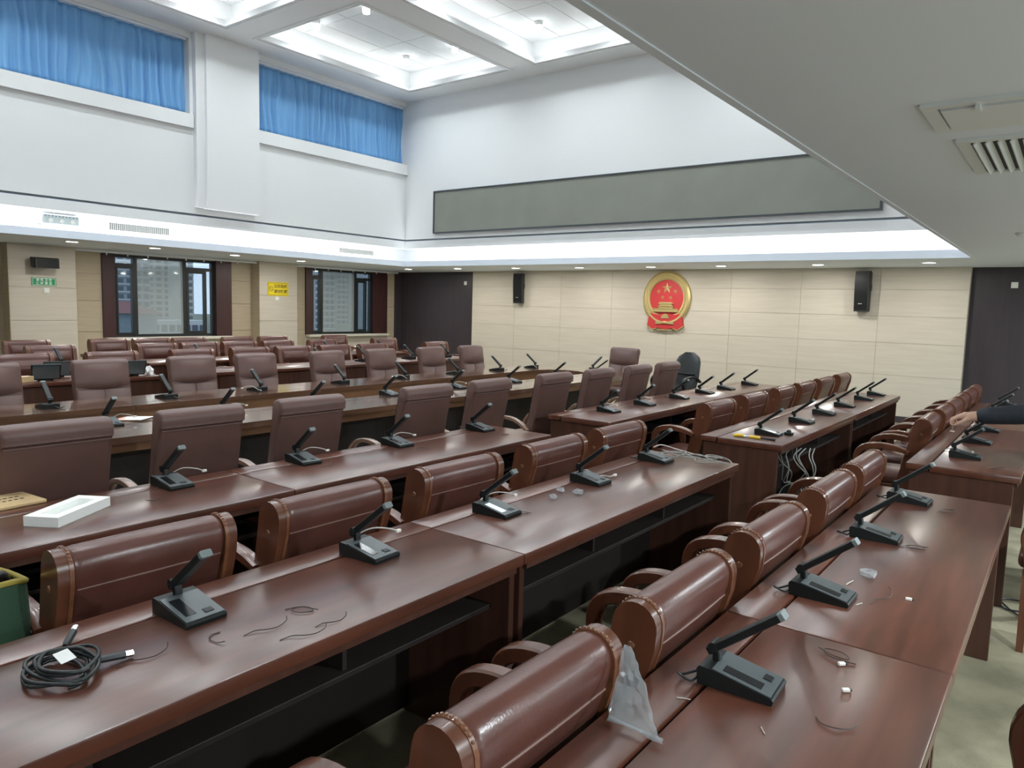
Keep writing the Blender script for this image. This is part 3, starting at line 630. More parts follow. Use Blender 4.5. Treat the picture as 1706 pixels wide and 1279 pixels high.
# ---- hollow ring table
RC, RO, RI, RY0, RY1 = -5.50, 0.94, 0.36, 0.95, 8.25
def stadium(sec, n=20, a=0, b_=1):
    if sec == 'near': return [((RC, RY0+(RY1-RY0)*(a+(b_-a)*i/2)), (1, 0)) for i in range(3)]
    if sec == 'far': return [((RC, RY0+(RY1-RY0)*(a+(b_-a)*i/2)), (-1, 0)) for i in range(3)]
    if sec == 'end': return [((RC, RY1), (math.cos(PI*(a+(b_-a)*i/n)), math.sin(PI*(a+(b_-a)*i/n)))) for i in range(n+1)]
    return [((RC, RY0), (math.cos(PI+PI*(a+(b_-a)*i/n)), math.sin(PI+PI*(a+(b_-a)*i/n)))) for i in range(n+1)]
def band(path, r0, r1, z0, z1):
    rings = []
    for (c, nn) in path:
        P = lambda r, z: (c[0]+nn[0]*r, c[1]+nn[1]*r, z)
        rings.append([P(r0, z0), P(r1, z0), P(r1, z1), P(r0, z1)])
    return MB().loft(rings)
ov = thing('ring_table', 'long hollow oval conference table of polished brown wood in the middle', 'table')
def ring_part(name, m_, r0, r1, z0, z1):
    for sec in ('near', 'far'):
        for k in range(4): band(stadium(sec, a=k/4, b_=(k+1)/4-0.0004), r0, r1, z0, z1).build(name, m_, ov, 20)
    for sec in ('end', 'start'):
        for k in range(2): band(stadium(sec, 14, k/2+0.0004, (k+1)/2), r0, r1, z0, z1).build(name, m_, ov, 20)
ring_part('table_top', 'oval', RI+0.135, RO, 0.718, 0.76)
ring_part('inner_strip', 'oval', RI, RI+0.125, 0.718, 0.76)
ring_part('inner_skirt', 'ovalskirt', RI+0.012, RI+0.03, 0.60, 0.717)
ring_part('inner_skirt_lower', 'ovalskirt', RI+0.022, RI+0.04, 0.30, 0.594)
ring_part('modesty_panel', 'deskdark', RI+0.15, RI+0.17, 0.0, 0.717)
ring_part('apron', 'ovalskirt', RO-0.06, RO-0.035, 0.66, 0.717)

# ================================================================== CHAIRS
def side_profile(off=0.0):
    p = [(-0.125-off*0.5, 0.36), (-0.070+off, 0.60), (-0.012+off, 0.80)]
    p += arc(-0.068, 0.852, 0.060+off, -5, 170, 10)
    p += [(-0.140-off, 0.78), (-0.175-off, 0.60), (-0.225-off, 0.36)]
    return p
def wood_chair_parts(simple=False):
    D = []
    prof = [(-0.135, 0.42), (-0.082, 0.60), (-0.030, 0.77), (-0.015, 0.82)] + arc(-0.068, 0.855, 0.058, -10, 175, 10) + [(-0.132, 0.80), (-0.137, 0.745), (-0.148, 0.70), (-0.150, 0.66), (-0.165, 0.61), (-0.205, 0.48)]
    cx, cz = -0.085, 0.70
    rings = []
    for y, s in ((-0.226, 0.86), (-0.222, 0.95), (-0.205, 1.0), (-0.10, 1.02), (0.0, 1.025), (0.10, 1.02), (0.205, 1.0), (0.222, 0.95), (0.226, 0.86)):
        rr = []
        for (x, z) in prof:
            ax = -0.155 + (z-0.42)*0.2   # axis of the back at this height
            rr.append((ax + (x-ax)*s, y, z if z < 0.85 else 0.85+(z-0.85)*s))
        rings.append(rr)
    mb = MB(); mb.loft(rings); D.append(('back_cushion', mb.mesh('back_cushion', 'leather', 50)))
    for z, x in ((0.795, -0.0235), (0.615, -0.078)):
        D.append(('piping', MB().tube([(x, -0.215, z), (x+0.003, -0.1, z), (x+0.004, 0, z), (x+0.003, 0.1, z), (x, 0.215, z)], 0.0035, 6).mesh('piping', 'piping', 60)))
    mb = MB(); rings = []
    for y, s in ((-0.20, 0.0), (-0.185, 0.8), (-0.10, 1.0), (0.0, 1.0), (0.10, 1.0), (0.185, 0.8), (0.20, 0.0)):
        rings.append([(-0.138-0.028*s*math.sin(PI*k/8)-0.012*(k/8), y, 0.85-0.155*k/8) for k in range(9)])
    mb.loft(rings, caps=False, closed=False); D.append(('head_pad', mb.mesh('head_pad', 'leather', 60)))
    mb = MB(); rings = []
    for y, s in ((-0.195, 0.0), (-0.18, 0.8), (-0.09, 1.0), (0.0, 1.0), (0.09, 1.0), (0.18, 0.8), (0.195, 0.0)):
        rings.append([(-0.150-0.030*s*math.sin(PI*k/6)-0.045*(k/6), y, 0.675-0.17*k/6) for k in range(7)])
    mb.loft(rings, caps=False, closed=False); D.append(('lumbar_pad', mb.mesh('lumbar_pad', 'leatherpad', 60)))
    sp = MB(); sp.prism(side_profile(), 0, 0.030); spm = sp.mesh('side_panel', 'chairwood', 30)
    D.append(('side_panel', spm, (0, -0.268, 0))); D.append(('side_panel', spm, (0, 0.238, 0)))
    if not simple:
        cb = MB(); cb.prism(side_profile(0.002), 0, 0.012)
        for k in range(12):
            a = math.radians(35+11*k); cb.ball((-0.068+0.0625*math.cos(a), 0.006, 0.852+0.0625*math.sin(a)), (0.0035, 0.005, 0.0035), 6, 4)
        cbm = cb.mesh('carved_band', 'carved', 40)
        D.append(('carved_band', cbm, (0, -0.238, 0))); D.append(('carved_band', cbm, (0, 0.226, 0)))
        bc = MB().lathe([(0.001, -0.004), (0.009, -0.003), (0.011, 0.0), (0.001, 0.0)], 12, 'y').mesh('bolt_cap', 'carved', 40)
        bc2 = MB().lathe([(0.001, 0.004), (0.009, 0.003), (0.011, 0.0), (0.001, 0.0)], 12, 'y').mesh('bolt_cap', 'carved', 40)
        D.append(('bolt_cap', bc, (-0.075, -0.268, 0.80))); D.append(('bolt_cap', bc2, (-0.075, 0.268, 0.80)))
    else:
        cbm = MB().prism(side_profile(0.002), 0, 0.012).mesh('carved_band', 'carved', 40)
        D.append(('carved_band', cbm, (0, -0.238, 0))); D.append(('carved_band', cbm, (0, 0.226, 0)))
    path = smooth_path([(-0.14, 0, 0.655), (-0.24, 0, 0.682), (-0.36, 0, 0.685), (-0.45, 0, 0.655), (-0.485, 0, 0.585), (-0.475, 0, 0.50), (-0.465, 0, 0.40)], 4)
    hs = [0.03+0.018*math.sin(PI*min(1, i/(len(path)-1)*1.1)) for i in range(len(path))]
    arm = MB().bar(path, 0.052, hs).mesh('armrest', 'chairwood', 40)
    D.append(('armrest', arm, (0, -0.262, 0))); D.append(('armrest', arm, (0, 0.262, 0)))
    fl = MB().loft([[(-0.487, -0.022, 0.41), (-0.443, -0.022, 0.41), (-0.443, 0.022, 0.41), (-0.487, 0.022, 0.41)], [(-0.482, -0.017, 0.0), (-0.452, -0.017, 0.0), (-0.452, 0.017, 0.0), (-0.482, 0.017, 0.0)]]).mesh('leg', 'chairwood', 0)
    rl = MB().loft([[(-0.205, -0.015, 0.38), (-0.15, -0.015, 0.38), (-0.15, 0.015, 0.38), (-0.205, 0.015, 0.38)], [(-0.125, -0.015, 0.0), (-0.09, -0.015, 0.0), (-0.09, 0.015, 0.0), (-0.125, 0.015, 0.0)]]).mesh('leg', 'chairwood', 0)
    for y in (-0.253, 0.253): D.append(('leg', fl, (0, y, 0))); D.append(('leg', rl, (0, y, 0)))
    D.append(('seat_frame', B(-0.47, -0.15, -0.235, 0.235, 0.355, 0.41, bev=0.005, seg=1).mesh('seat_frame', 'chairwood', 0)))
    D.append(('seat_cushion', B(-0.51, -0.165, -0.232, 0.232, 0.405, 0.485, bev=0.03, seg=3).mesh('seat_cushion', 'leather', 50)))
    return D
def high_chair_parts():
    D = []; W = 0.225
    prof = [(-0.150, 0.44), (-0.105, 0.65), (-0.052, 0.90), (-0.036, 0.975), (-0.012, 0.985)] + arc(-0.062, 1.018, 0.052, -20, 185, 10) + [(-0.118, 0.96), (-0.135, 0.87), (-0.165, 0.70), (-0.225, 0.48)]
    rings = []
    for y, s in ((-W, 0.80), (-W+0.006, 0.93), (-W+0.02, 1.0), (-0.08, 1.02), (0.08, 1.02), (W-0.02, 1.0), (W-0.006, 0.93), (W, 0.80)):
        rr = []
        for (x, z) in prof:
            ax = -0.175 + (z-0.44)*0.19; rr.append((ax+(x-ax)*s, y, z if z < 1.0 else 1.0+(z-1.0)*s))
        rings.append(rr)
    D.append(('backrest', MB().loft(rings).mesh('backrest', 'leather2', 50)))
    def pad(y0, y1, z0, z1, bulge, curve, m_, nm):
        mb = MB(); rings = []; n = 8
        for i in range(n+1):
            u = i/n; y = y0+(y1-y0)*u; s = math.sin(PI*min(max(u, 0.0), 1.0))**0.35 if 0 < u < 1 else 0.0
            zb = z0 + curve*(1-math.sin(PI*(0.5+(y)/(2*W)*1.0)))*1.0
            row = []
            for k in range(8):
                v = k/7; z = z1 + (zb-z1)*v; bx = -0.118 - (1.0-z)*0.195 if z < 1.0 else -0.118
                row.append((bx - bulge*s*math.sin(PI*v)**0.5 + 0.004, y, z))
            rings.append(row)
        mb.loft(rings, caps=False, closed=False); return (nm, mb.mesh(nm, m_, 60))
    D.append(pad(-W+0.008, W-0.008, 0.815, 1.035, 0.032, 0.035, 'leather2', 'head_pad'))
    D.append(pad(-W+0.012, -0.003, 0.50, 0.815, 0.028, 0.0, 'leatherpad', 'back_pad'))
    D.append(pad(0.003, W-0.012, 0.50, 0.815, 0.028, 0.0, 'leatherpad', 'back_pad'))
    D.append(('piping', MB().tube([(-0.034, -W+0.01, 0.968), (-0.030, 0, 0.968), (-0.034, W-0.01, 0.968)], 0.004, 6).mesh('piping', 'leatherpad', 60)))
    path = smooth_path([(-0.14, 0, 0.58), (-0.24, 0, 0.645), (-0.36, 0, 0.672), (-0.48, 0, 0.650), (-0.56, 0, 0.56), (-0.53, 0, 0.44)], 4)
    arm = MB().bar(path, 0.045, 0.030).mesh('armrest', 'armwood', 40)
    D.append(('armrest', arm, (0, -0.255, 0))); D.append(('armrest', arm, (0, 0.255, 0)))
    D.append(('seat_cushion', B(-0.60, -0.16, -0.225, 0.225, 0.41, 0.50, bev=0.035, seg=3).mesh('seat_cushion', 'leatherpad', 50)))
    D.append(('seat_frame', B(-0.575, -0.17, -0.235, 0.235, 0.36, 0.415, bev=0.006, seg=1).mesh('seat_frame', 'armwood', 0)))
    lg = MB().loft([[(-0.022, -0.02, 0.37), (0.022, -0.02, 0.37), (0.022, 0.02, 0.37), (-0.022, 0.02, 0.37)], [(-0.015, -0.015, 0), (0.015, -0.015, 0), (0.015, 0.015, 0), (-0.015, 0.015, 0)]]).mesh('leg', 'chairwood', 0)
    for x in (-0.54, -0.19):
        for y in (-0.21, 0.21): D.append(('leg', lg, (x, y, 0)))
    return D
WOODC, WOODS, HIGHC = wood_chair_parts(), wood_chair_parts(True), high_chair_parts()
def chair(parts, x, y, rz, label, group, z=0.0, jitter=0.0):
    nm = 'leather_armchair' if parts is not HIGHC else 'high_back_chair'
    t_ = thing(nm, label, 'chair', (x, y, z), rz + random.uniform(-jitter, jitter), group); put(parts, t_); return t_
def row(parts, x, ys, rz, fmt, group, z=0.0, jitter=0.03, dx=None):
    for i, y in enumerate(ys): chair(parts, x + (dx[i] if dx else 0), y, rz, fmt % ORD[i+1], group, z, jitter)
row(WOODC, -0.725, (0.40, 1.13, 1.83, 2.58, 3.36, 4.03), 0, 'brown leather chair with carved wooden sides, %s from the camera in the nearest row', 'nearest row of wooden sided chairs', 0, 0.015)
row(WOODC, -2.13, (1.06, 1.76, 2.49, 3.27, 3.99), 0, 'brown leather chair with wooden sides, %s from the left in the second row', 'second row of wooden sided chairs', 0, 0.02)
row(WOODC, -2.17, (5.70, 6.52, 7.38, 8.10, 8.87, 9.70), 0, 'brown leather chair with wooden sides, %s from the aisle behind the yellow tool desk', 'wooden sided chairs of the far block', 0, 0.02)
row(WOODC, -0.725, (6.12, 6.85, 7.46, 8.07, 8.68, 9.30), 0, 'brown leather chair with wooden sides, %s from the aisle beside the reaching hand', 'wooden sided chairs at the far right', 0, 0.02)
row(HIGHC, -3.44, (1.31, 1.98, 2.66, 3.63, 4.33, 5.20, 5.95, 6.74, 7.42), 0, 'plain brown high back chair seen from behind, %s from the left at the ring table', 'high back chairs on the near side of the ring table', 0, 0.03)
row(HIGHC, -6.74, (2.02, 2.86, 3.69, 4.38, 5.29, 6.10, 6.98, 7.78), PI, 'brown high back chair facing the camera, %s from the left across the ring table', 'high back chairs on the far side of the ring table', 0, 0.03)
row(WOODS, -8.45, (2.86, 3.72, 4.64, 5.42, 6.08, 6.78, 7.50, 8.87), PI, 'brown leather chair facing us, %s from the left in the first platform row', 'platform chairs, first row', PLAT+0.01, 0.03)
row(WOODS, -9.72, (2.75, 3.58, 4.85, 5.46, 6.07, 6.72, 7.56, 8.90), PI, 'brown leather chair facing us, %s from the left in the second platform row', 'platform chairs, second row', PLAT+0.01, 0.03)
row(WOODS, -10.92, (3.75, 4.78, 5.38, 5.97, 6.79, 7.46, 8.78), PI, 'brown leather chair facing us, %s from the left in the row by the windows', 'platform chairs, window row', PLAT+0.01, 0.03)
chair(HIGHC, -5.20, 9.62, PI/2, 'brown high back chair at the head of the ring table below the emblem', 'head chair')
chair(WOODC, 0.39, 4.55, 0, 'wooden armed chair cut off by the right edge, at the far end of nearest desk', 'chairs cut off at the right edge')
chair(WOODC, 0.465, 1.93, 0, 'wooden armed chair in the bottom right corner beside the nearest desk', 'chairs cut off at the right edge')
# black office chair
bk = thing('office_chair', 'black padded office chair with curved arms against the beige wall', 'chair', (-4.52, 10.35, 0), PI/2-0.25)
rings = []
for k in range(9):
    v = k/8; z = 0.46+0.56*v; hw = 0.25*(1-0.25*abs(v-0.35)) * (1.0 if v < 0.75 else math.sqrt(max(0.05, 1-((v-0.75)/0.27)**2)))
    xc = -0.16+0.14*v
    rings.append([(xc+0.06*math.cos(2*PI*j/16)*(1-0.3*v), hw*math.copysign(abs(math.sin(2*PI*j/16))**0.6, math.sin(2*PI*j/16)), z) for j in range(16)])
MB().loft(rings).build('backrest', 'blackleather', bk, 60)
B(-0.185, -0.13, -0.19, 0.19, 0.70, 0.715, bev=0.005, seg=1).xf(Matrix.Translation((-0.01, 0, 0))).build('back_seam', 'blackplastic', bk, 0)
B(-0.62, -0.12, -0.25, 0.25, 0.42, 0.52, bev=0.04, seg=3).build('seat_cushion', 'blackleather', bk, 50)
for y in (-0.29, 0.29):
    MB().bar(smooth_path([(-0.13, y, 0.60), (-0.25, y, 0.67), (-0.42, y, 0.67), (-0.52, y, 0.60), (-0.46, y, 0.44)], 4), 0.05, 0.03).build('armrest', 'chairwood' if False else 'blackplastic', bk, 50)
MB().lathe([(0.025, 0.10), (0.025, 0.42), (0.05, 0.42)], 12, 'z', (-0.37, 0, 0)).build('gas_column', 'chrome', bk, 40)
for k in range(5):
    a = 2*PI*k/5; d_ = (math.cos(a), math.sin(a))
    MB().tube([(-0.37, 0, 0.10), (-0.37+d_[0]*0.28, d_[1]*0.28, 0.06)], [0.03, 0.018], 8).build('leg', 'blackplastic', bk)
    MB().ball((-0.37+d_[0]*0.28, d_[1]*0.28, 0.028), 0.028).build('caster', 'blackplastic', bk)

# ================================================================== MICROPHONES
def mic_parts(screen='micscreen'):
    D = []
    base = [(-0.085, 0.0), (0.085, 0.0), (0.088, 0.010), (0.084, 0.015), (-0.055, 0.042), (-0.082, 0.044), (-0.088, 0.036)]
    D.append(('base', MB().prism(base, -0.058, 0.058).mesh('base', 'blackplastic', 30)))
    M = Matrix.Translation((0.012, 0, 0.0295)) @ Matrix.Rotation(math.atan2(0.027, 0.139), 4, 'Y')
    D.append(('face_plate', B(-0.066, 0.070, -0.055, 0.055, 0.0, 0.0025).xf(M).mesh('face_plate', 'micgrey', 0)))
    D.append(('display', B(-0.045, 0.045, -0.042, -0.012, 0.0025, 0.0035).xf(M).mesh('display', screen, 0)))
    D.append(('button', B(0.035, 0.055, 0.008, 0.034, 0.0025, 0.0045, bev=0.0008, seg=1).xf(M).mesh('button', 'blackplastic', 0)))
    D.append(('neck', MB().bar([(-0.058, 0, 0.038), (-0.060, 0, 0.060), (-0.066, 0, 0.078)], 0.022, 0.018).mesh('neck', 'blackplastic', 30)))
    D.append(('hinge', MB().lathe([(0.012, -0.019), (0.012, 0.019)], 12, 'y', (-0.066, 0, 0.076)).mesh('hinge', 'blackplastic', 40)))
    D.append(('head', MB().bar([(-0.078, 0, 0.063), (-0.070, 0, 0.069), (0.078, 0, 0.186)], 0.034, 0.020).mesh('head', 'blackplastic', 30)))
    D.append(('head_tip', MB().bar([(0.078, 0, 0.186), (0.087, 0, 0.193)], 0.034, 0.020).mesh('head_tip', 'mictip', 30)))
    return D
MIC, MICLIT = mic_parts(), mic_parts('miclit')
def mic_cable(kind):
    if kind == 1: pts = [(-0.085, 0.02, 0.02), (-0.12, 0.03, 0.012), (-0.13, 0.075, 0.03), (-0.085, 0.10, 0.055), (-0.045, 0.14, 0.052), (-0.03, 0.17, 0.04)]
    elif kind == 2: pts = [(-0.085, -0.02, 0.02), (-0.12, -0.05, 0.008), (-0.125, -0.075, 0.02), (-0.095, -0.085, 0.015), (-0.09, -0.05, 0.008), (-0.085, -0.03, 0.02)]
    else: pts = [(-0.085, 0.03, 0.02), (-0.115, 0.06, 0.02), (-0.10, 0.11, 0.03), (-0.05, 0.13, 0.008), (-0.01, 0.16, 0.005), (0.02, 0.15, 0.008), (0.03, 0.18, 0.012)]
    return MB().tube(smooth_path(pts, 4), 0.003, 5)
CAB = [(mic_cable(k).mesh('cable', 'cable_w' if k != 2 else 'cable_k', 60)) for k in (1, 2, 3)]
PLUG = {0: (-0.03, 0.175, 0.038), 2: (0.03, 0.185, 0.012)}
plugm = B(-0.006, 0.006, -0.011, 0.011, -0.005, 0.005, bev=0.001, seg=1).mesh('plug', 'plug', 0)
def mic(x, y, rz, label, group, z=0.76, cable=None, parts=MIC):
    t_ = thing('desk_microphone', label, 'microphone', (x, y, z), rz, group); put(parts, t_)
    if cable is not None:
        c = link('cable', CAB[cable], t_)
        if cable in PLUG: link('plug', plugm, c, Matrix.Translation(PLUG[cable]))
def mic_row(x, ys, rz, fmt, group, cables, z=0.76, lit=()):
    for i, y in enumerate(ys): mic(x, y, rz + random.uniform(-0.06, 0.06), fmt % ORD[i+1], group, z, cables[i] if i < len(cables) else None, MICLIT if i in lit else MIC)
mic_row(-0.545, (0.30, 1.63, 2.33, 3.10, 3.84), 0, 'black desk microphone, %s from the camera on the nearest desk at right', 'microphones on the nearest desk', [1, 1, 1, 1, 1])
mic_row(-1.85, (0.28, 1.005, 1.65, 2.35, 3.10, 3.82), 0, 'black desk microphone, %s from the left on the foreground desk', 'microphones on the foreground desk', [0, None, 0, 0, 2, 1], lit=(3,))
mic_row(-3.22, (1.68, 2.40, 3.09, 3.88), 0, 'black desk microphone, %s from the left on the foam tray desk', 'microphones on the foam tray desk', [0, 0, 0, 1])
mic_row(-3.06, (5.38, 6.04, 6.78, 7.42, 8.02, 8.78), 0, 'black desk microphone, %s from the aisle on the far desk below the emblem', 'microphones on the far desk below the emblem', [0, 0, 1, 0, None, None])
mic_row(-1.67, (5.25, 6.05, 6.72, 7.45, 8.25, 8.85), 0, 'black desk microphone, %s from the aisle on the yellow tool desk', 'microphones on the yellow tool desk', [None, 2, 2, 0, None, None])
mic_row(-0.47, (5.33, 6.03, 6.74, 7.40, 8.10, 8.95), 0, 'black desk microphone, %s from the aisle on the far right desk', 'microphones on the far right desk', [2, None, None, None, None, None])
mic_row(-5.06, (2.22, 3.08, 3.92, 4.75, 5.70, 6.67, 7.62), 0, 'black desk microphone facing away, %s from the left on the near side of ring table', 'microphones on the near side of the ring table', [0, 0, None, None, 0, None, None])
mic_row(-6.13, (2.24, 3.16, 4.04, 5.04, 5.93, 6.84, 7.70, 8.50), PI, 'black desk microphone, %s from the left on the far side of ring table', 'microphones on the far side of the ring table', [1, 1, 0, None, 0, None, 1, 0])
mic(-5.30, 8.92, PI/2-0.35, 'black desk microphone at the rounded end of the ring table, left one', 'microphones at the table end')
mic(-4.95, 8.45, PI/4-0.3, 'black desk microphone at the rounded end of the ring table, right one', 'microphones at the table end')
mic_row(-7.40, (2.28, 5.75, 6.45, 7.30, 8.05), PI, 'black desk microphone, %s from the left on the first platform row', 'microphones on the first platform row', [None]*5, 0.76+PLAT)
mic_row(-8.68, (2.75, 3.30, 4.9, 6.9, 7.95), PI, 'black desk microphone, %s from the left on the second platform row', 'microphones on the second platform row', [None]*5, 0.76+PLAT)

# ================================================================== CLUTTER
ZT = 0.7605
# coiled black cable with two connectors and a paper label
co = thing('coiled_cable', 'coil of thick black cable with metal plugs on the foreground desk', 'cable', (-1.76, 0.66, ZT))
pts = []
for k in range(121):
    a = 2*PI*k/24; tr_ = k/120
    pts.append((0.085*math.cos(a)*(1+0.10*math.sin(3.1*a))+0.01*math.sin(a*0.7), 0.062*math.sin(a)*(1+0.12*math.cos(2.3*a))-0.03+0.045*tr_, 0.006+0.028*tr_+0.004*math.sin(a*1.3)))
MB().tube(pts, 0.0048, 7).build('cable', 'cable_k', co, 60)
for k, (p0, p1) in enumerate((((-0.10, 0.045, 0.01), (-0.045, 0.045, 0.02)), ((0.03, 0.05, 0.02), (0.035, 0.115, 0.012)))):
    v0, v1 = Vector(p0), Vector(p1); d_ = (v1-v0).normalized()
    if k == 0: v0, v1 = v0 + Vector((-0.02, 0.0, 0)), v0 + Vector((-0.06, 0.035, 0.012)); d_ = (v1-v0).normalized()
    pl = MB().tube([v0, v0+d_*0.012, v1], [0.006, 0.009, 0.010], 8).build('connector', 'cable_k', co)
    MB().tube([v1, v1+d_*0.018], 0.0085, 8).build('plug_tip', 'chrome', pl)
MB().loft([[(-0.04, -0.012, 0.035), (0.03, -0.02, 0.038), (0.03, 0.012, 0.042), (-0.04, 0.02, 0.038)], [(-0.04, -0.012, 0.0355), (0.03, -0.02, 0.0385), (0.03, 0.012, 0.0425), (-0.04, 0.02, 0.0385)]]).build('paper_label', 'paper', co, 0)
# white foam tray
ft = thing('foam_tray', 'white foam packing tray with a long recess on the desk', 'packing foam', (-3.06, 1.18, ZT), 0)
ft.rotation_euler.z = math.radians(33)
o = MB(); w_, l_, h_ = 0.068, 0.155, 0.038
o.loft([[(-w_, -l_, 0), (w_, -l_, 0), (w_, l_, 0), (-w_, l_, 0)], [(-w_, -l_, h_), (w_, -l_, h_), (w_, l_, h_), (-w_, l_, h_)], [(-w_*.5, -l_*.72, h_), (w_*.5, -l_*.72, h_), (w_*.5, l_*.72, h_), (-w_*.5, l_*.72, h_)], [(-w_*.42, -l_*.66, h_*.35), (w_*.42, -l_*.66, h_*.35), (w_*.42, l_*.66, h_*.35), (-w_*.42, l_*.66, h_*.35)]])
o.build('tray_body', 'foam', ft, 0)
# kraft carton behind the desk (lying on the chair seat side) with printed lines
kc = thing('kraft_carton', 'flat tan cardboard carton with printed lines at the left edge', 'carton', (-3.405, 0.97, 0.7605), 0.10)
B(-0.12, 0.105, -0.26, 0.22, 0, 0.014, bev=0.003, seg=1).build('carton_body', 'kraft', kc, 0)
for r in range(2):
    for k in range(9):
        B(-0.03+0.045*r, -0.018+0.045*r, -0.02+0.022*k, -0.006+0.022*k, 0.0142, 0.0148).build('printed_mark', 'ink', kc, 0)
# paper on ring table
pp = thing('paper_sheet', 'white printed leaflet with an orange corner on the ring table', 'paper', (-5.19, 2.44, ZT), 0.5)
MB().loft([[(-0.11, -0.08, 0.001), (0.11, -0.08, 0.012), (0.11, 0.08, 0.016), (-0.11, 0.08, 0.002)], [(-0.11, -0.08, 0.0022), (0.11, -0.08, 0.0132), (0.11, 0.08, 0.0172), (-0.11, 0.08, 0.0032)]]).build('sheet', 'paper', pp, 0)
MB().loft([[(-0.10, -0.06, 0.0028), (-0.02, -0.06, 0.0068), (-0.02, 0.02, 0.0075), (-0.10, 0.02, 0.0034)], [(-0.10, -0.06, 0.0034), (-0.02, -0.06, 0.0074), (-0.02, 0.02, 0.0081), (-0.10, 0.02, 0.004)]]).build('print', 'redink', pp, 0)
# tangle of grey cables at the far end of the foreground desk
rnd = random.Random(5)
tg = thing('cable_tangle', 'tangle of grey network cables at the end of the foreground desk', 'cable', (-1.74, 3.99, ZT))
for k in range(4):
    pts = []
    for i in range(9):
        a = i*0.8+k*1.9; pts.append((-0.17+0.40*i/8+rnd.uniform(-.03, .03), 0.03*math.sin(a)-0.03*k+0.05+rnd.uniform(-.02, .02), 0.006+0.012*k*(0.5+0.5*math.sin(a))+0.004))
    MB().tube(smooth_path(pts, 5), 0.0032, 5).build('cable', 'cable_g', tg, 60)
pts = [(0.20+0.075*math.cos(a), -0.01+0.065*math.sin(a), 0.008+0.035*abs(math.sin(a/2))) for a in [i*0.35 for i in range(19)]]
MB().tube(pts, 0.0035, 5).build('cable_loop', 'cable_g', tg, 60)
MB().tube(smooth_path([(-0.24, 0.06, 0.03), (-0.2, 0.09, 0.045), (-0.1, 0.10, 0.03), (0.05, 0.07, 0.02), (0.2, 0.05, 0.03)], 5), 0.0035, 5).build('cable', 'cable_w', tg, 60)
# yellow tool
yt = thing('crimping_tool', 'yellow handled tool with a metal end on the far desk corner', 'tool', (-1.70, 5.0, ZT), 0.0)
MB().tube([(-0.02, 0, 0.011), (0.055, 0.0, 0.011)], 0.011, 8).build('handle', 'yellowp', yt)
MB().tube([(-0.13, 0.03, 0.006), (-0.10, 0.02, 0.01), (-0.05, 0.0, 0.01), (-0.02, 0, 0.011)], [0.004, 0.012, 0.007, 0.008], 8).build('jaw', 'steel', yt)
MB().tube([(-0.13, -0.01, 0.008), (-0.10, 0.0, 0.012), (-0.06, 0.005, 0.012)], [0.009, 0.012, 0.008], 8).build('grip', 'yellowp', yt)
MB().tube([(0.055, 0, 0.011), (0.15, 0.02, 0.007)], [0.006, 0.008], 8).build('blade', 'cable_k', yt)
dk = thing('black_connector', 'small black connector block lying beside the first far microphone', 'connector', (-1.56, 5.35, ZT))
B(-0.03, 0.03, -0.02, 0.02, 0, 0.02, bev=0.004).build('block', 'cable_k', dk, 40); MB().ball((0.0, 0.0, 0.025), (0.018, 0.014, 0.015)).build('knob', 'cable_k', dk)
# crumpled plastic scraps
for i, (x, y, s) in enumerate(((-1.86, 2.84, 0.022), (-1.81, 2.71, 0.02), (-1.77, 2.86, 0.024), (-0.47, 2.60, 0.028))):
    bm = bmesh.new(); bmesh.ops.create_icosphere(bm, subdivisions=2, radius=s)
    for v in bm.verts: v.co = v.co*rnd.uniform(0.65, 1.3); v.co.z = max(-s*0.45, v.co.z*0.55)
    mb = MB(); mb.frombm(bm, Matrix.Translation((0, 0, s*0.46)))
    o = mb.build('plastic_scrap', 'plastic', None, 0); o.location = (x, y, ZT)
    tag(o, ('crumpled clear plastic scrap, %s of three on the foreground desk' % ('farthest left', 'lowest', 'rightmost')[i]) if i < 3 else 'crumpled clear plastic scrap beside a microphone on the nearest desk', 'scrap', 'plastic scraps')
# twist ties and wire clippings
def tie(x, y, rz, sc, label, m_='tie', r=0.0013, kind=0):
    s = sc
    P = [[(-.06, 0, 0), (-.03, .012, .003), (0, .004, .004), (.03, .012, .002), (.055, .03, .006), (.06, .045, .012)],
         [(-.05, -.01, 0), (-.02, .015, .002), (.01, .02, .002), (.03, 0, .002), (.0, -.02, .003), (-.03, -.01, .002), (-.01, .012, .004), (.04, .012, .003)],
         [(-.03, .03, 0), (-.035, .0, .001), (-.015, -.025, .002), (.02, -.03, .001), (.045, -.02, .006)],
         [(-.05, 0, 0), (.0, .002, .001), (.05, 0, .0)]][kind]
    t_ = MB().tube(smooth_path([(p[0]*s, p[1]*s, p[2]*s+r) for p in P], 4), r, 5).build('wire_tie' if m_ == 'tie' else 'wire_clipping', m_, None, 60)
    t_.location = (x, y, ZT); t_.rotation_euler.z = rz
    tag(t_, label, 'wire tie' if m_ == 'tie' else 'clipping', 'loose ties and clippings on the desks')
tie(-1.60, 1.08, 1.2, 1.0, 'dark twist tie in front of the leftmost visible microphone, upper one')
tie(-1.50, 1.12, 1.0, 1.0, 'dark twist tie near the foreground desk edge, left of two')
tie(-1.51, 1.22, 1.2, 0.8, 'dark twist tie near the foreground desk edge, right of two')
tie(-1.64, 1.22, 0.4, 1.0, 'curled dark twist tie in the middle of the foreground desk', kind=1)
tie(-1.68, 0.80, 1.3, 1.0, 'dark twist tie right of the coiled cable')
tie(-1.66, 0.98, 0.2, 0.8, 'hooked dark twist tie between the coil and the microphone', kind=2)
tie(-1.77, 2.42, 0.3, 0.9, 'tangled dark twist tie by the lit microphone', kind=1)
tie(-3.05, 1.50, 1.5, 0.6, 'small dark twist tie between the foam tray and a microphone', kind=2)
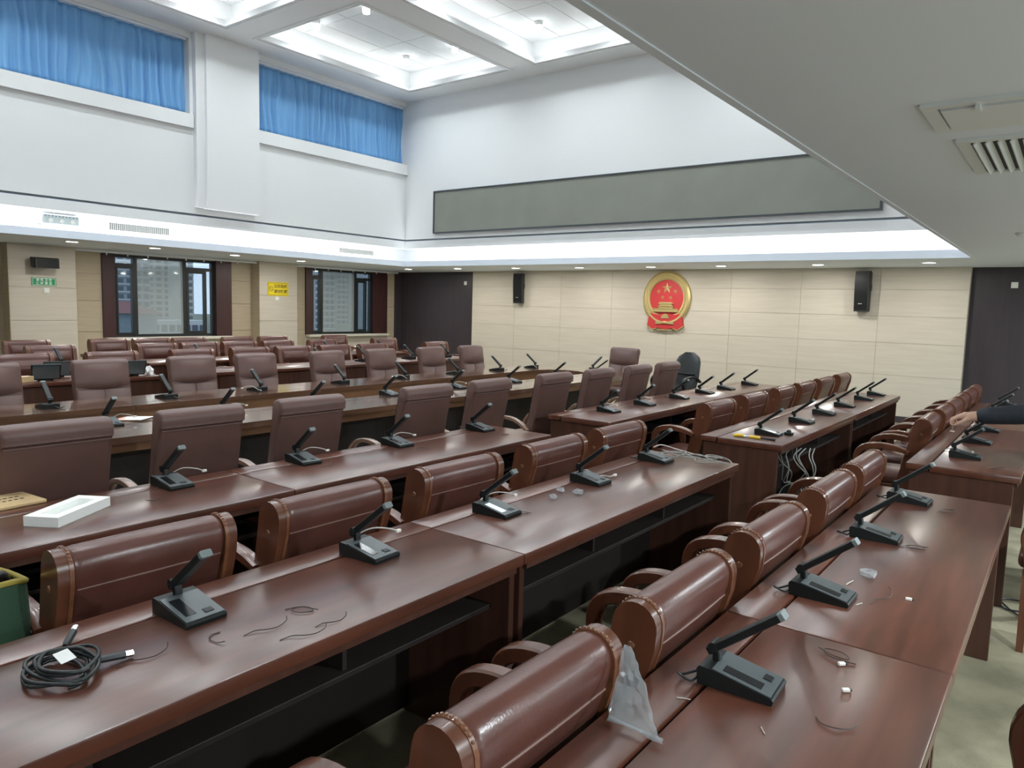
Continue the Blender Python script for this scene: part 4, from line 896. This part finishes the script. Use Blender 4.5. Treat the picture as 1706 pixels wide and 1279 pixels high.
tie(-3.04, 2.42, 1.4, 0.8, 'dark twist tie in front of the second foam tray desk microphone')
tie(-3.05, 3.12, 1.4, 0.8, 'dark twist tie in front of the third foam tray desk microphone', kind=1)
tie(-2.98, 3.86, 1.0, 0.7, 'dark tangled tie near the far end of the foam tray desk', kind=1)
tie(-0.41, 1.93, 2.6, 1.1, 'dark twist tie beside the seam of the nearest desk', kind=1)
tie(-0.33, 1.60, 0.9, 0.9, 'hooked dark twist tie alone on the nearest desk', kind=2)
tie(-0.38, 2.42, 1.1, 1.2, 'long dark twist tie beyond the seam of the nearest desk')
tie(-0.40, 3.06, 0.3, 1.1, 'tangled dark twist tie beside the third near microphone', kind=1)
tie(-0.38, 3.75, 0.8, 1.2, 'tangled dark twist ties at the far end of the nearest desk', kind=1)
tie(-0.28, 5.06, 0.5, 1.3, 'tangled dark ties on the far right desk corner', kind=1)
tie(-0.505, 2.50, 1.4, 0.55, 'pale wire clipping beside the second near microphone', 'cable_w', 0.0018, 3)
tie(-0.44, 2.33, 1.2, 0.3, 'short pale wire clipping in front of the second near microphone', 'cable_w', 0.0015, 3)
tie(-0.62, 1.48, 0.4, 0.3, 'short pale clipping on the strip below the nearest microphone', 'cable_w', 0.0012, 3)
tie(-0.30, 1.36, 1.9, 0.2, 'tiny pale clipping near the bottom of the nearest desk', 'cable_w', 0.0015, 3)
tie(-0.44, 1.47, 2.2, 0.25, 'tiny pale clipping at the lower left of the nearest desk', 'cable_w', 0.0012, 3)
for i, (x, y, rz) in enumerate(((-0.385, 1.885, 0.8), (-0.345, 1.755, 0.7), (-0.33, 2.47, 0.2))):
    t_ = thing('cut_plug', 'small white cut plug, %s on the nearest desk' % ('one beside the curled tie', 'one in front of the microphone', 'one beyond the seam')[i], 'plug', (x, y, ZT), rz, 'cut plugs')
    B(-0.009, 0.009, -0.005, 0.005, 0, 0.008, bev=0.0015, seg=1).build('plug_body', 'plug', t_, 0); B(0.009, 0.013, -0.003, 0.003, 0.001, 0.006).build('plug_end', 'cable_k', t_, 0)
# clear plastic bag hanging from a chair onto the strip
pb = thing('plastic_bag', 'clear crumpled plastic bag hanging beside the nearest chair back', 'bag', (0, 0, 0))
nu, nv = 8, 14; vs = []
A0, A1 = Vector((-0.706, 1.352, 0.907)), Vector((-0.690, 1.352, 0.907))
C0, C1 = Vector((-0.700, 1.285, 0.770)), Vector((-0.578, 1.285, 0.767))
for i in range(nu+1):
    for j in range(nv+1):
        u, v = i/nu, j/nv; p = (A0.lerp(A1, u)).lerp(C0.lerp(C1, u), v)
        p = p + Vector((0, 0, 0.004*math.sin(PI*v))) + Vector((rnd.uniform(-.003, .003), rnd.uniform(-.005, .005)*math.sin(PI*v) + 0.006*math.sin(7*u+5*v)*v, rnd.uniform(-.004, .004)*math.sin(PI*v)))
        vs.append(tuple(p))
fs = [(i*(nv+1)+j, (i+1)*(nv+1)+j, (i+1)*(nv+1)+j+1, i*(nv+1)+j+1) for i in range(nu) for j in range(nv)]
o = MB().add(vs, fs).build('bag_film', 'plastic', pb, 20); md = o.modifiers.new('thickness', 'SOLIDIFY'); md.thickness = 0.003
MB().tube(smooth_path([tuple(C0+Vector((0, 0, 0.006))), tuple(C0.lerp(C1, .4)+Vector((0, 0.0, 0.005))), tuple(C1+Vector((0, 0, 0.006)))], 5), 0.004, 6).build('bag_hem', 'plastic', pb, 60)
# bundle of cables and a dark box under the far desk
ub = thing('cable_bundle', 'bundle of grey and orange cables hanging under the far desk', 'cable', (-1.62, 5.05, 0.0))
for k in range(9):
    x = 0.05+0.025*k; s = rnd.uniform(-.03, .03)
    s2 = rnd.uniform(-.05, .05); MB().tube(smooth_path([(x, 0.12+0.02*k, 0.69), (x+0.03+s, 0.03+s, 0.67), (x+0.07+s, -0.02+s, 0.61+s2*.5), (x+0.08+s2, 0.0+s, 0.53+s2), (x+0.05-s, 0.10, 0.47)], 5), 0.0038, 5).build('cable', 'cable_g', ub, 60)
for k in range(4):
    x = 0.0+0.016*k
    MB().tube(smooth_path([(x, 0.06, 0.66), (x+0.02, 0.02, 0.60), (x+0.04-0.006*k, 0.0, 0.54), (x+0.06-0.012*k, 0.0, 0.48)], 5), 0.004, 5).build('orange_cable', 'orange', ub, 60)
eb = thing('equipment_box', 'dark equipment box with a cable loop on the floor under the far desk', 'equipment', (-1.42, 5.25, 0.0))
B(-0.14, 0.14, -0.2, 0.2, 0, 0.40, bev=0.008, seg=1).build('case', 'blackplastic', eb, 0)
B(-0.12, 0.12, -0.206, -0.2, 0.05, 0.35).build('front_plate', 'ventdark', eb, 0)
MB().tube([(0.0+0.09*math.cos(a), -0.215, 0.36+0.12*math.sin(a)) for a in [i*0.3 for i in range(22)]], 0.004, 5).build('cable_loop', 'cable_g', eb, 60)
fc = thing('floor_cable', 'loose black cable curled on the carpet beside the nearest desk end', 'cable', (-0.12, 4.95, 0.0))
MB().tube(smooth_path([(-0.15, 0.1, 0.007), (-0.05, -0.08, 0.007), (0.06, -0.02, 0.007), (0.03, 0.10, 0.010), (-0.08, 0.05, 0.012), (0.02, -0.15, 0.007), (0.16, -0.2, 0.007)], 6), 0.005, 6).build('cable', 'cable_k', fc, 60)
MB().tube([(0.16, -0.2, 0.008), (0.20, -0.215, 0.008)], 0.008, 8).build('connector', 'cable_k', fc, 60)
# tablets and small things on platform desks
def tablet(x, y, rz, label, z=0.76+PLAT+0.0005):
    t_ = thing('tablet_terminal', label, 'tablet', (x, y, z), rz, 'tablet terminals on the platform desks')
    M = Matrix.Translation((0, 0, 0.012)) @ Matrix.Rotation(math.radians(-22), 4, 'Y')
    B(-0.012, 0.012, -0.115, 0.115, 0, 0.15, bev=0.005, seg=1).xf(M).build('case', 'blackplastic', t_, 0)
    B(-0.0135, -0.012, -0.102, 0.102, 0.012, 0.14).xf(M).build('screen', 'screen', t_, 0)
    B(0.0, 0.09, -0.06, 0.06, 0, 0.012).build('stand', 'blackplastic', t_, 0)
tablet(-7.24, 2.64, 2.95, 'tilted grey tablet terminal on the first platform row at far left')
tablet(-7.50, 2.83, 3.0, 'second tilted tablet terminal just behind the first at far left')
tablet(-7.24, 3.40, 3.1, 'pale lit tablet terminal at the end of the first platform desk')
ts = thing('tissue', 'crumpled white tissue beside the pale tablet terminal', 'tissue', (-7.24, 3.565, 0.7605+PLAT))
bm = bmesh.new(); bmesh.ops.create_icosphere(bm, subdivisions=2, radius=0.05)
for v in bm.verts: v.co = Vector((v.co.x*rnd.uniform(.5, 1.1), v.co.y*rnd.uniform(.5, 1.1), max(-0.028, v.co.z*rnd.uniform(.5, 1.5))))
MB().frombm(bm, Matrix.Translation((0, 0, 0.028))).build('tissue_paper', 'paper', ts, 0)
pc = thing('card_box', 'small pale card box left of the tablet terminals', 'box', (-7.22, 2.47, 0.7605+PLAT), 0.3)
B(-0.04, 0.04, -0.055, 0.055, 0, 0.05, bev=0.002, seg=1).build('box_body', 'kraft', pc, 0); B(-0.04, 0.04, -0.008, 0.008, 0.05, 0.0508).build('tape', 'paper', pc, 0)
# green tool bag on a crate at lower left
cr = thing('storage_crate', 'dark crate under the green tool bag', 'crate', (-2.40, 0.59, 0.0))
B(-0.17, 0.17, -0.18, 0.18, 0, 0.475, bev=0.01, seg=1).build('crate_body', 'blackplastic', cr, 0); B(-0.18, 0.18, -0.19, 0.19, 0.44, 0.488, bev=0.006, seg=1).build('rim', 'blackplastic', cr, 0)
tb = thing('tool_bag', 'open green tool bag with yellow trim at the left edge', 'bag', (-2.40, 0.605, 0.49), 0.0)
rings = []
for z, sx, sy in ((0.0, 0.15, 0.16), (0.02, 0.165, 0.175), (0.18, 0.16, 0.185), (0.31, 0.15, 0.18), (0.31, 0.142, 0.172), (0.18, 0.15, 0.175), (0.04, 0.155, 0.165)):
    rings.append([(sx*math.copysign(abs(math.cos(2*PI*j/20))**0.6, math.cos(2*PI*j/20)), sy*math.copysign(abs(math.sin(2*PI*j/20))**0.6, math.sin(2*PI*j/20)), z + (0.02*math.sin(4*PI*j/20+1) if z > .2 else 0)) for j in range(20)])
MB().loft(rings).build('bag_body', 'bagcloth', tb, 60)
MB().tube([(0.147*math.copysign(abs(math.cos(2*PI*j/24))**0.6, math.cos(2*PI*j/24)), 0.178*math.copysign(abs(math.sin(2*PI*j/24))**0.6, math.sin(2*PI*j/24)), 0.318+0.02*math.sin(4*PI*j/24+1)) for j in range(25)], 0.009, 6).build('rim_trim', 'bagtrim', tb, 60)
MB().tube(smooth_path([(-0.02, 0.16, 0.27), (0.03, 0.12, 0.33), (0.06, 0.05, 0.30), (0.07, 0.02, 0.2)], 5), 0.014, 8).build('tool_handle', 'cable_k', tb, 60)
MB().tube([(0.04, 0.14, 0.24), (0.06, 0.10, 0.30)], [0.012, 0.016], 8).build('tool_grip', 'toolred', tb, 60)
for k in range(3): MB().tube(smooth_path([(0.10, 0.18, 0.10+0.03*k), (0.11, 0.05, 0.20+0.02*k), (0.08, -0.08, 0.24), (0.02, -0.12, 0.2)], 5), 0.006, 6).build('cable', 'cable_g', tb, 60)

# ================================================================== PERSON reaching in from the right
def skin(name, verts, edges, radii, material, parent, root=0, sub=2):
    me = bpy.data.meshes.new(name); me.from_pydata(verts, edges, []); me.materials.append(MT[material])
    o = link(name, me, parent); md = o.modifiers.new('skin', 'SKIN'); md.use_smooth_shade = True
    if not me.skin_vertices: me.attributes.new('skin', 'FLOAT', 'POINT')
    for i, r in enumerate(radii): me.skin_vertices[0].data[i].radius = r if isinstance(r, tuple) else (r, r); me.skin_vertices[0].data[i].use_root = (i == root)
    sb = o.modifiers.new('subdivision', 'SUBSURF'); sb.levels = sub; sb.render_levels = sub
    return o
pe = thing('person', 'person in a dark navy jacket reaching over the far right desk, only forearm in view', 'person', (0, 0, 0))
Yh = 5.45
V = [(0.34, 5.72, 0.95), (0.31, 5.70, 1.12), (0.26, 5.68, 1.32), (0.20, 5.67, 1.46), (0.17, 5.66, 1.54), (0.13, 5.66, 1.63), (0.12, 5.66, 1.73),          # 0-6 spine, neck, head
     (0.19, 5.50, 1.40), (0.06, 5.44, 1.14), (-0.18, Yh, 1.055), (-0.40, Yh, 1.018), (-0.47, Yh, 1.012), (-0.52, Yh, 1.005),                    # 7-12 reaching arm to palm
     (0.24, 5.86, 1.40), (0.22, 5.92, 1.12), (0.10, 5.88, 0.93), (0.05, 5.87, 0.88),                                                            # 13-16 other arm
     (0.35, 5.62, 0.90), (0.34, 5.60, 0.50), (0.37, 5.60, 0.09), (0.22, 5.60, 0.05),                                                            # 17-20 leg
     (0.35, 5.82, 0.90), (0.38, 5.84, 0.50), (0.41, 5.84, 0.09), (0.26, 5.84, 0.05)]
E_ = [(0, 1), (1, 2), (2, 3), (3, 4), (4, 5), (5, 6), (2, 7), (7, 8), (8, 9), (9, 10), (10, 11), (11, 12), (2, 13), (13, 14), (14, 15), (15, 16), (0, 17), (17, 18), (18, 19), (19, 20), (0, 21), (21, 22), (22, 23), (23, 24)]
Rr = [0.14, 0.13, 0.14, 0.07, 0.055, 0.085, 0.075, 0.06, 0.045, 0.04, 0.030, (0.040, 0.030), (0.040, 0.030), 0.06, 0.045, 0.032, 0.03, 0.085, 0.06, 0.042, 0.04, 0.085, 0.06, 0.042, 0.04]
def finger(pts, rs):
    b0 = len(V); prev = 12
    for p, r in zip(pts, rs): V.append(p); Rr.append(r); E_.append((prev, len(V)-1)); prev = len(V)-1
F = 0.0095
finger([(-0.545, Yh-0.028, 0.995), (-0.568, Yh-0.032, 0.980), (-0.574, Yh-0.032, 0.958), (-0.564, Yh-0.030, 0.942)], [F, F, F*.9, F*.8])        # index, pinching
finger([(-0.548, Yh-0.008, 1.000), (-0.574, Yh-0.010, 0.984), (-0.578, Yh-0.012, 0.962), (-0.560, Yh-0.014, 0.948)], [F, F, F*.9, F*.8])        # middle
finger([(-0.545, Yh+0.014, 0.998), (-0.568, Yh+0.014, 0.982), (-0.568, Yh+0.012, 0.962), (-0.550, Yh+0.010, 0.952)], [F*.95, F*.95, F*.85, F*.75])   # ring
finger([(-0.538, Yh+0.032, 0.994), (-0.555, Yh+0.033, 0.980), (-0.555, Yh+0.031, 0.964), (-0.540, Yh+0.028, 0.955)], [F*.85, F*.85, F*.8, F*.7])      # little
b0 = len(V)
V.extend([(-0.500, Yh-0.040, 0.985), (-0.530, Yh-0.048, 0.962), (-0.556, Yh-0.038, 0.942)]); Rr.extend([F*1.2, F*1.1, F*.9]); E_.extend([(11, b0), (b0, b0+1), (b0+1, b0+2)])
skin('body', V, E_, Rr, 'skin', pe)
J = [V[i] for i in (0, 1, 2, 3)] + [V[7], V[8], V[9], (-0.36, Yh, 1.026), (-0.455, Yh, 1.012), V[13], V[14], V[15]]
skin('jacket', J, [(0, 1), (1, 2), (2, 3), (2, 4), (4, 5), (5, 6), (6, 7), (7, 8), (2, 9), (9, 10), (10, 11)], [0.165, 0.155, 0.165, 0.085, 0.085, 0.072, 0.068, 0.058, 0.050, 0.085, 0.07, 0.055], 'navy', pe)
Tt = [V[0], V[17], V[18], (0.37, 5.60, 0.12), V[21], V[22], (0.41, 5.84, 0.12)]
skin('trousers', Tt, [(0, 1), (1, 2), (2, 3), (0, 4), (4, 5), (5, 6)], [0.15, 0.10, 0.078, 0.065, 0.10, 0.078, 0.065], 'navy', pe)
skin('hair', [(0.17, 5.66, 1.70), (0.16, 5.66, 1.76), (0.10, 5.66, 1.78)], [(0, 1), (1, 2)], [0.085, 0.085, 0.06], 'hair', pe)
for (x, y) in ((0.33, 5.60), (0.37, 5.84)): B(x-0.19, x+0.09, y-0.05, y+0.05, 0.0, 0.075, bev=0.025, seg=3).build('shoe', 'blackplastic', pe, 50)
face = MB().ball((0.035, 5.66, 1.645), (0.018, 0.013, 0.022)).build('nose', 'skin', pe)
sd = thing('screwdriver', 'thin tool with a pale tip held between the fingers over the desk', 'tool', (-0.562, Yh-0.034, 0.942))
MB().tube([(0.004, 0, 0.02), (-0.004, 0, -0.035)], 0.0025, 6).build('shaft', 'steel', sd)
MB().lathe([(0.001, -0.038), (0.014, -0.038), (0.014, -0.034), (0.001, -0.034)], 12).build('tip', 'plug', sd)
